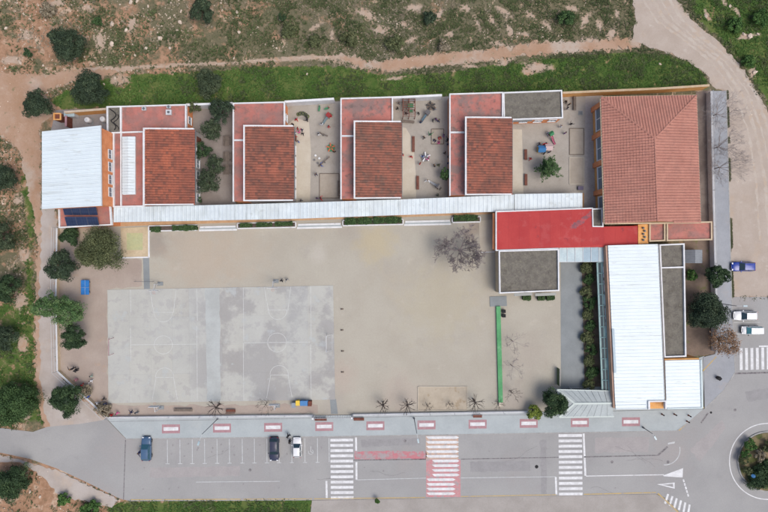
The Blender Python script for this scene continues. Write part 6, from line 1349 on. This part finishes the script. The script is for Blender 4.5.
for i, (x, y, rc) in enumerate([(315.6, 155.6, 'white'), (319.4, 158.4, 'white'), (314.4, 160, 'grey'), (317.8, 163, 'grey')]):
    X, Y = W(x, y); r = thing('stepping_stump', '%s stepping disc from the top left of the seesaw in slide courtyard' % ORD[i], 'stump', (X, Y, 0), 'stepping discs'); MB().lathe(X, Y, [(.2, 0), (.22, .1), (.2, .2)], 12).build('disc', P_[rc], r)
# picnic tables
for i, y_ in enumerate((140.6, 156.4, 169.4)):
    r = thing('picnic_table', ('upper', 'middle', 'lower')[i] + ' grey wooden picnic table in the tree courtyard', 'table', (0, 0, 0), 'picnic tables')
    for k in range(5): MB().box(-.32 + k * .16, 0, .72, .14, 1.9, .04).build('top_plank', m_wood2, r)
    for s in (-1, 1):
        for k in range(2): MB().box(s * (.66 + .14 * k), 0, .42, .12, 1.9, .04).build('seat_plank', m_wood2, r)
        MB().box(0, s * .65, .36, 1.6, .08, .06).build('cross_beam', m_wood2, r)
        for t in (-1, 1): m = MB(); m.cyl((t * .6, s * .65, 0), (t * .25, s * .65, .72), .045, .045, 6); m.build('leg', m_wood2, r)
    r.location = (*W(227.4, y_, .7), 0.01)
# small boxes in the conifer courtyard
x, y = W(580.4, 113); r = thing('drain_box', 'small square drain cover near the corner bench in conifer courtyard', 'drain', (x, y, 0)); MB().box(x, y, .01, .8, .8, .08).build('frame', m_conc, r); MB().box(x, y, .09, .55, .55, .02).build('grate', m_greymetal, r)
x, y = W(580.8, 188, .5); r = thing('toy_chest', 'dark purple chest near the corridor end in conifer courtyard', 'chest', (x, y, 0)); MB().box(x, y, .02, .95, .65, .42).build('body', M('chest_dark', c(86, 78, 100), rough=.6), r); MB().box(x, y, .44, 1.02, .72, .06).build('lid', M('chest_lid', c(98, 90, 116), rough=.6), r)

# ---------------------------------------------------------------- people
m_skin = M('skin', c(214, 170, 146), rough=.6)
def cloth(rgb):
    k = 'cloth_%d_%d_%d' % rgb
    return bpy.data.materials.get(k) or M(k, c(*rgb), rough=.9)
HAIRC = [c(52, 42, 38), c(84, 62, 46), c(120, 92, 62), c(40, 36, 36)]
HAIR = [M('hair_%d' % i, h, rough=.7) for i, h in enumerate(HAIRC)]
def person_mesh(pose):
    """unit-height figure facing +X, grown as one skin; returns mesh with slots shirt, trousers, skin, shoes"""
    J = dict(pel=(0, 0, .50), sp=(.0, 0, .62), ch=(.0, 0, .74), nk=(.005, 0, .85), hd=(.015, 0, .92), tp=(.012, 0, .965))
    if pose == 'stand': LL = dict(hip=(0, .055, .49), kn=(.01, .06, .27), an=(0, .062, .05), to=(.075, .07, .022)); RL = dict(hip=(0, -.055, .49), kn=(.01, -.06, .27), an=(0, -.062, .05), to=(.075, -.07, .022)); LA = dict(sh=(0, .105, .80), el=(-.01, .145, .63), wr=(.04, .15, .47)); RA = dict(sh=(0, -.105, .80), el=(-.01, -.145, .63), wr=(.04, -.15, .47))
    elif pose == 'walk': LL = dict(hip=(0, .055, .49), kn=(.09, .06, .28), an=(.10, .06, .06), to=(.175, .065, .03)); RL = dict(hip=(0, -.055, .49), kn=(-.02, -.06, .27), an=(-.15, -.06, .09), to=(-.09, -.065, .025)); LA = dict(sh=(0, .105, .80), el=(-.08, .14, .65), wr=(-.06, .15, .49)); RA = dict(sh=(0, -.105, .80), el=(.03, -.145, .64), wr=(.14, -.14, .55))
    elif pose == 'reach': LL = dict(hip=(0, .055, .49), kn=(.04, .08, .27), an=(-.01, .09, .05), to=(.065, .10, .022)); RL = dict(hip=(0, -.055, .49), kn=(.04, -.08, .27), an=(.0, -.09, .05), to=(.075, -.10, .022)); LA = dict(sh=(.02, .105, .80), el=(.12, .16, .74), wr=(.25, .14, .78)); RA = dict(sh=(.02, -.105, .80), el=(.05, -.2, .72), wr=(.12, -.29, .76))
    else:
        J = dict(pel=(0, 0, .14), sp=(.02, 0, .25), ch=(.05, 0, .36), nk=(.085, 0, .46), hd=(.11, 0, .53), tp=(.115, 0, .575)); LL = dict(hip=(0, .06, .13), kn=(.20, .10, .22), an=(.24, .09, .05), to=(.31, .10, .022)); RL = dict(hip=(0, -.06, .13), kn=(.20, -.10, .22), an=(.24, -.09, .05), to=(.31, -.10, .022)); LA = dict(sh=(.06, .105, .41), el=(.10, .16, .27), wr=(.22, .10, .24)); RA = dict(sh=(.06, -.105, .41), el=(.10, -.16, .27), wr=(.22, -.10, .24))
    V = []; Rd = []; Ed = []; seg = []
    def pt(p, r): V.append(p); Rd.append(r); return len(V) - 1
    def ed(a, b_, k): Ed.append((a, b_)); seg.append((Vector(V[a]), Vector(V[b_]), k))
    pel = pt(J['pel'], (.085, .07)); sp = pt(J['sp'], (.08, .062)); ch = pt(J['ch'], (.098, .07)); nk = pt(J['nk'], (.032, .032)); hd = pt(J['hd'], (.058, .066)); tp = pt(J['tp'], (.045, .05))
    ed(pel, sp, 0); ed(sp, ch, 0); ed(ch, nk, 0); ed(nk, hd, 2); ed(hd, tp, 2)
    for D in (LL, RL):
        h = pt(D['hip'], (.062, .062)); k = pt(D['kn'], (.04, .04)); a = pt(D['an'], (.027, .027)); t = pt(D['to'], (.024, .02)); ed(pel, h, 1); ed(h, k, 1); ed(k, a, 1); ed(a, t, 3)
    hands = []
    for D in (LA, RA):
        s = pt(D['sh'], (.04, .04)); e = pt(D['el'], (.028, .028)); w = pt(D['wr'], (.02, .02)); d = (Vector(D['wr']) - Vector(D['el'])).normalized(); hn = pt(tuple(Vector(D['wr']) + d * .04), (.022, .015)); ed(ch, s, 0); ed(s, e, 0); ed(e, w, 2); ed(w, hn, 2); hands.append((Vector(V[hn]), d))
    me = bpy.data.meshes.new('p'); me.from_pydata(V, Ed, []); ob = bpy.data.objects.new('p', me); C.objects.link(ob)
    md = ob.modifiers.new('s', 'SKIN'); md.use_smooth_shade = True; sv = me.skin_vertices[0].data
    for i, r_ in enumerate(Rd): sv[i].radius = r_; sv[i].use_root = i == 0
    sb = ob.modifiers.new('d', 'SUBSURF'); sb.levels = 1; sb.render_levels = 1
    dg = bpy.context.evaluated_depsgraph_get(); em = bpy.data.meshes.new_from_object(ob.evaluated_get(dg))
    bpy.data.objects.remove(ob)
    bm = bmesh.new(); bm.from_mesh(em)
    for f in bm.faces:
        p = f.calc_center_median(); best = 9; k = 0
        for a, b_, kk in seg:
            ab = b_ - a; t = max(0, min(1, (p - a).dot(ab) / ab.length_squared)); q = (p - a - ab * t).length
            if q < best: best = q; k = kk
        f.material_index = k; f.smooth = True
    for hp, d in hands:                       # five fingers of different length
        sd_ = d.orthogonal().normalized()
        for i, l in enumerate((.03, .04, .043, .04, .032)):
            base = hp + sd_ * (.014 * (i - 2) / 2); dd = (d + sd_ * (-.9 if i == 0 else .12 * (i - 2.5))).normalized(); a = dd.orthogonal().normalized() * .005; b_ = dd.cross(a)
            vs = [bm.verts.new(base + q) for q in (a, b_, -a, -b_)] + [bm.verts.new(base + dd * l)]
            for k in range(4): f = bm.faces.new((vs[k], vs[(k + 1) % 4], vs[4])); f.material_index = 2
    nz = [bm.verts.new(q) for q in ((J['hd'][0] + .055, .008, J['hd'][2] - .012), (J['hd'][0] + .055, -.008, J['hd'][2] - .012), (J['hd'][0] + .055, 0, J['hd'][2] + .014), (J['hd'][0] + .078, 0, J['hd'][2] - .01))]
    for t in ((0, 1, 3), (1, 2, 3), (2, 0, 3)): f = bm.faces.new([nz[i] for i in t]); f.material_index = 2
    out = bpy.data.meshes.new('body'); bm.to_mesh(out); bm.free()
    hm = bmesh.new(); bmesh.ops.create_uvsphere(hm, u_segments=14, v_segments=9, radius=.074)
    bmesh.ops.delete(hm, geom=[v for v in hm.verts if v.co.z < -.045 or (v.co.x > .035 and v.co.z < .03)], context='VERTS')
    for v in hm.verts: v.co = Vector((v.co.x * 1.04, v.co.y * .96, v.co.z)) + Vector((J['hd'][0] - .006, 0, J['hd'][2] + .018))
    hme = bpy.data.meshes.new('hair'); hm.to_mesh(hme); hm.free()
    return out, hme
PM = {}
for ps in ('stand', 'walk', 'reach', 'sit'): PM[ps] = person_mesh(ps)
def person(label, px, py, shirt, trou, pose='stand', h=1.2, ang=0, hair=0, z0=.01, group=None):
    x, y = W(px, py, h * .6); r = thing('person', label, 'person', (x, y, z0), group)
    key = (pose, shirt, trou)
    if key not in PM:
        b = PM[pose][0].copy(); b.materials.clear()
        for m in (cloth(shirt), cloth(trou), m_skin, m_trim): b.materials.append(m)
        PM[key] = b
    b = bpy.data.objects.new('body', PM[key]); C.objects.link(b); b.parent = r; b.scale = (h * 1.42, h * 1.42, h)
    hk = (pose, 'h', hair)
    if hk not in PM: hmesh = PM[pose][1].copy(); hmesh.materials.append(HAIR[hair]); PM[hk] = hmesh
    k = bpy.data.objects.new('hair', PM[hk]); C.objects.link(k); k.parent = r; k.scale = (h * 1.42, h * 1.42, h)
    r.rotation_euler = (0, 0, R(ang)); return r
rd_, bl, nv, bk, wh, pk, gr_, gy_, ye, pu = (196, 48, 54), (56, 92, 176), (48, 56, 92), (46, 46, 50), (228, 230, 234), (226, 96, 160), (70, 130, 90), (128, 132, 140), (224, 190, 80), (120, 80, 140)
ps_ = ['stand', 'walk', 'reach', 'sit']
PEOPLE = [  # yard 2
 ('child in red top at the upper left of the huddle by the brown tiles', 297.6, 128.4, rd_, nv), ('child in navy top at the top right of the huddle by the brown tiles', 301.6, 129.6, nv, bk), ('child in pink top in the middle of the huddle by the brown tiles', 299.2, 132, pk, bl), ('child in white top at the left of the huddle by the brown tiles', 295.6, 132.8, wh, nv), ('child in dark top at the right of the huddle by the brown tiles', 302.6, 133.6, bk, nv), ('child in red top at the foot of the huddle by the brown tiles', 295, 137.4, rd_, bk), ('child in bright blue top apart below the huddle', 298.2, 141.4, bl, nv),
 ('child in red top alone on the cream path near the tyre row', 296.2, 119.4, rd_, nv), ('adult in dark clothes by the right end of the tyre row', 307.2, 119, bk, bk), ('child in dark top at the upper corner of the cream path', 292.6, 124, bk, nv), ('child in dark top left of the square sand pit', 315.8, 174.2, nv, bk), ('child in red top at the bottom of slide courtyard', 320.6, 198.4, rd_, nv), ('child in purple top beside the red one at the bottom of slide courtyard', 317, 198.2, pu, bk), ('child in grey top at the lower end of the cream path', 301, 200.4, gy_, nv), ('child in red on the ladder side of slide tower', 331, 115, rd_, bl), ('child in white at the foot of the slide', 321.6, 124, wh, bl),
 # yard 3
 ('child in dark top left of the climbing frame', 397.4, 108, bk, nv), ('child in grey top above left of climbing frame', 399, 103, gy_, bk), ('child in grey top on the path below the climbing frame', 401, 125.6, gy_, nv), ('child in red top at the edge of the brown tiles by the cream path', 402.6, 154.6, rd_, nv), ('child in red top on the cream path of climbing-frame courtyard', 411.2, 156.4, rd_, bk), ('child in crimson top left below the grey merry-go-round', 420.2, 163.2, rd_, nv), ('child in dark top standing alone between bench and sand pit', 424, 137.2, bk, nv), ('child in green top just above the small sand pit', 430.4, 134.4, gr_, nv), ('child in pink top inside the small sand pit', 440, 142, pk, nv, 'sit'), ('child in dark top inside the small sand pit on the left', 435.6, 139, nv, bk, 'sit'), ('child in red top in the middle of the small sand pit', 439.4, 136.4, rd_, bk, 'sit'), ('child in purple top at the right edge of small sand pit', 443.6, 135.4, pu, nv), ('child in blue top left on the grey merry-go-round', 422.6, 156.2, bl, nv), ('child in pink top right on the grey merry-go-round', 428.2, 158.8, pk, nv), ('child in dark top left of the pair above the round tree', 434.4, 165.4, bk, nv), ('child in olive top right of the pair above round tree', 438.6, 164.8, (104, 112, 72), bk), ('dark dressed child left of the trio right of the grey slide', 433, 120, bk, nv), ('child in purple top in the trio right of the grey slide', 436, 119, pu, bk), ('dark dressed child right of the trio right of the grey slide', 438.6, 120.6, nv, bk),
 ('uppermost dark child along the east wall of climbing-frame courtyard', 447.6, 139.6, bk, bk), ('second dark child along the east wall of climbing-frame courtyard', 448.2, 144.4, nv, bk), ('dark child standing off the east wall of climbing-frame courtyard', 445, 152.6, bk, nv), ('fourth dark child along the east wall, beside the one standing off', 448.4, 157, bk, bk), ('fifth dark child along the east wall just above the round tree', 448.8, 163, nv, bk), ('child in dark green top near the south wall of climbing-frame courtyard', 438, 195, (58, 84, 62), bk),
 # yard 4
 ('dark dressed child left of the corner bench in conifer courtyard', 566, 101.4, bk, nv), ('dark dressed child beside the corner bench in conifer courtyard', 569.6, 104, bk, bk), ('grey dressed child below the corner bench in conifer courtyard', 567.4, 108, gy_, nv), ('child in dark top above the upper sand pit', 571, 124, bk, nv), ('child in purple top left of the upper sand pit', 565.4, 132.8, pu, bk), ('child in navy top above the blue play house', 539.6, 143.6, nv, bk), ('child in red top between the two play houses', 545.6, 143.4, rd_, bk), ('child in dark top below the blue play house', 544.4, 153, bk, nv), ('child in red top alone left of the conifer', 530.4, 158.6, rd_, nv),
 # west corner
 ('adult in black left of the pair near the west wall bend', 71.6, 369.2, bk, bk), ('adult in black right of the pair near the west wall bend', 76, 370.4, bk, nv), ('child in pale green top in the west corner', 91, 376.2, (176, 198, 184), nv), ('child in white top below the pale green one in the west corner', 90.6, 381, wh, bl), ('child in faded pink top beside the diagonal fence', 75.8, 380, (196, 140, 152), nv), ('child in bright red top beside the diagonal fence', 81.6, 385.4, rd_, rd_), ('child in blue top halfway down the diagonal fence', 88.2, 397, bl, nv), ('child in white top low on the diagonal fence', 97, 403.2, wh, gy_), ('child in black top beside the lower left court corner', 103.2, 399.2, bk, bk), ('child in navy top below the lower left court corner', 104.4, 404.6, nv, nv), ('child in red top where the fence meets the front wall', 111, 415, rd_, bk), ('child in bright pink top by the front wall', 116.8, 413.6, pk, pk), ('child in navy top on the strip by the front wall', 131.2, 412.4, nv, nv), ('child in grey top on the strip right of the navy one', 136.4, 412.6, gy_, bk),
 ('child in red top right of the slide foot in slide courtyard', 328.6, 126.4, rd_, bk), ('child in blue top beside the grey seesaw in slide courtyard', 321, 165, bl, bk), ('child in dark top on the merry-go-round with orange seats', 334.4, 151.6, bk, nv), ('child in white top left of the small upper seesaw', 318.8, 134, wh, nv), ('child in dark top between climbing frame and grey slide', 418.6, 113, bk, bk), ('child in navy top at the foot of the grey slide', 421, 121.6, nv, bk), ('child in grey top right of the dark merry-go-round', 435, 108.4, gy_, bk), ('child in dark top under the climbing frame', 406, 113.6, bk, nv), ('child in purple top right under the climbing frame', 411.4, 106, pu, nv), ('child in dark top beside the white slide', 438.4, 187.4, bk, bk), ('child in white top left of the white slide', 427.4, 180.4, wh, nv), ('child in pink top beside the pale pink play house', 552.4, 147.6, pk, nv), ('child in blue top at the top of the pink slide', 549, 133.4, bl, bk), ('child in navy top right below the pale pink play house', 549.6, 152, nv, bk), ('child in pale top near the drain in conifer courtyard', 561, 126, wh, gy_),
 ('child in dark top above the right court hoop', 281.6, 280.6, bk, gy_), ('child in grey top right above the right court hoop', 286.6, 279.6, gy_, nv),
 ]
for i, p in enumerate(PEOPLE):
    lb, x, y, s, t = p[:5]; ad = 'adult' in lb
    person(lb, x, y, s, t, p[5] if len(p) > 5 else ps_[(i * 7) % 3], 1.72 if ad else 1.22 + .06 * (i % 4), (i * 67) % 360, i % 4, .02)
person('adult in black standing on the kerb between the dark and white cars', 288.2, 435.8, bk, bk, 'walk', 1.72, -60, 3, .13, None); person('adult in black standing beside the white car door', 289.6, 442, bk, bk, 'stand', 1.7, 20, 0, .005)
person('adult in dark blue standing left of the slate blue car', 139.2, 452.6, nv, bk, 'reach', 1.7, 0, 1, .005)
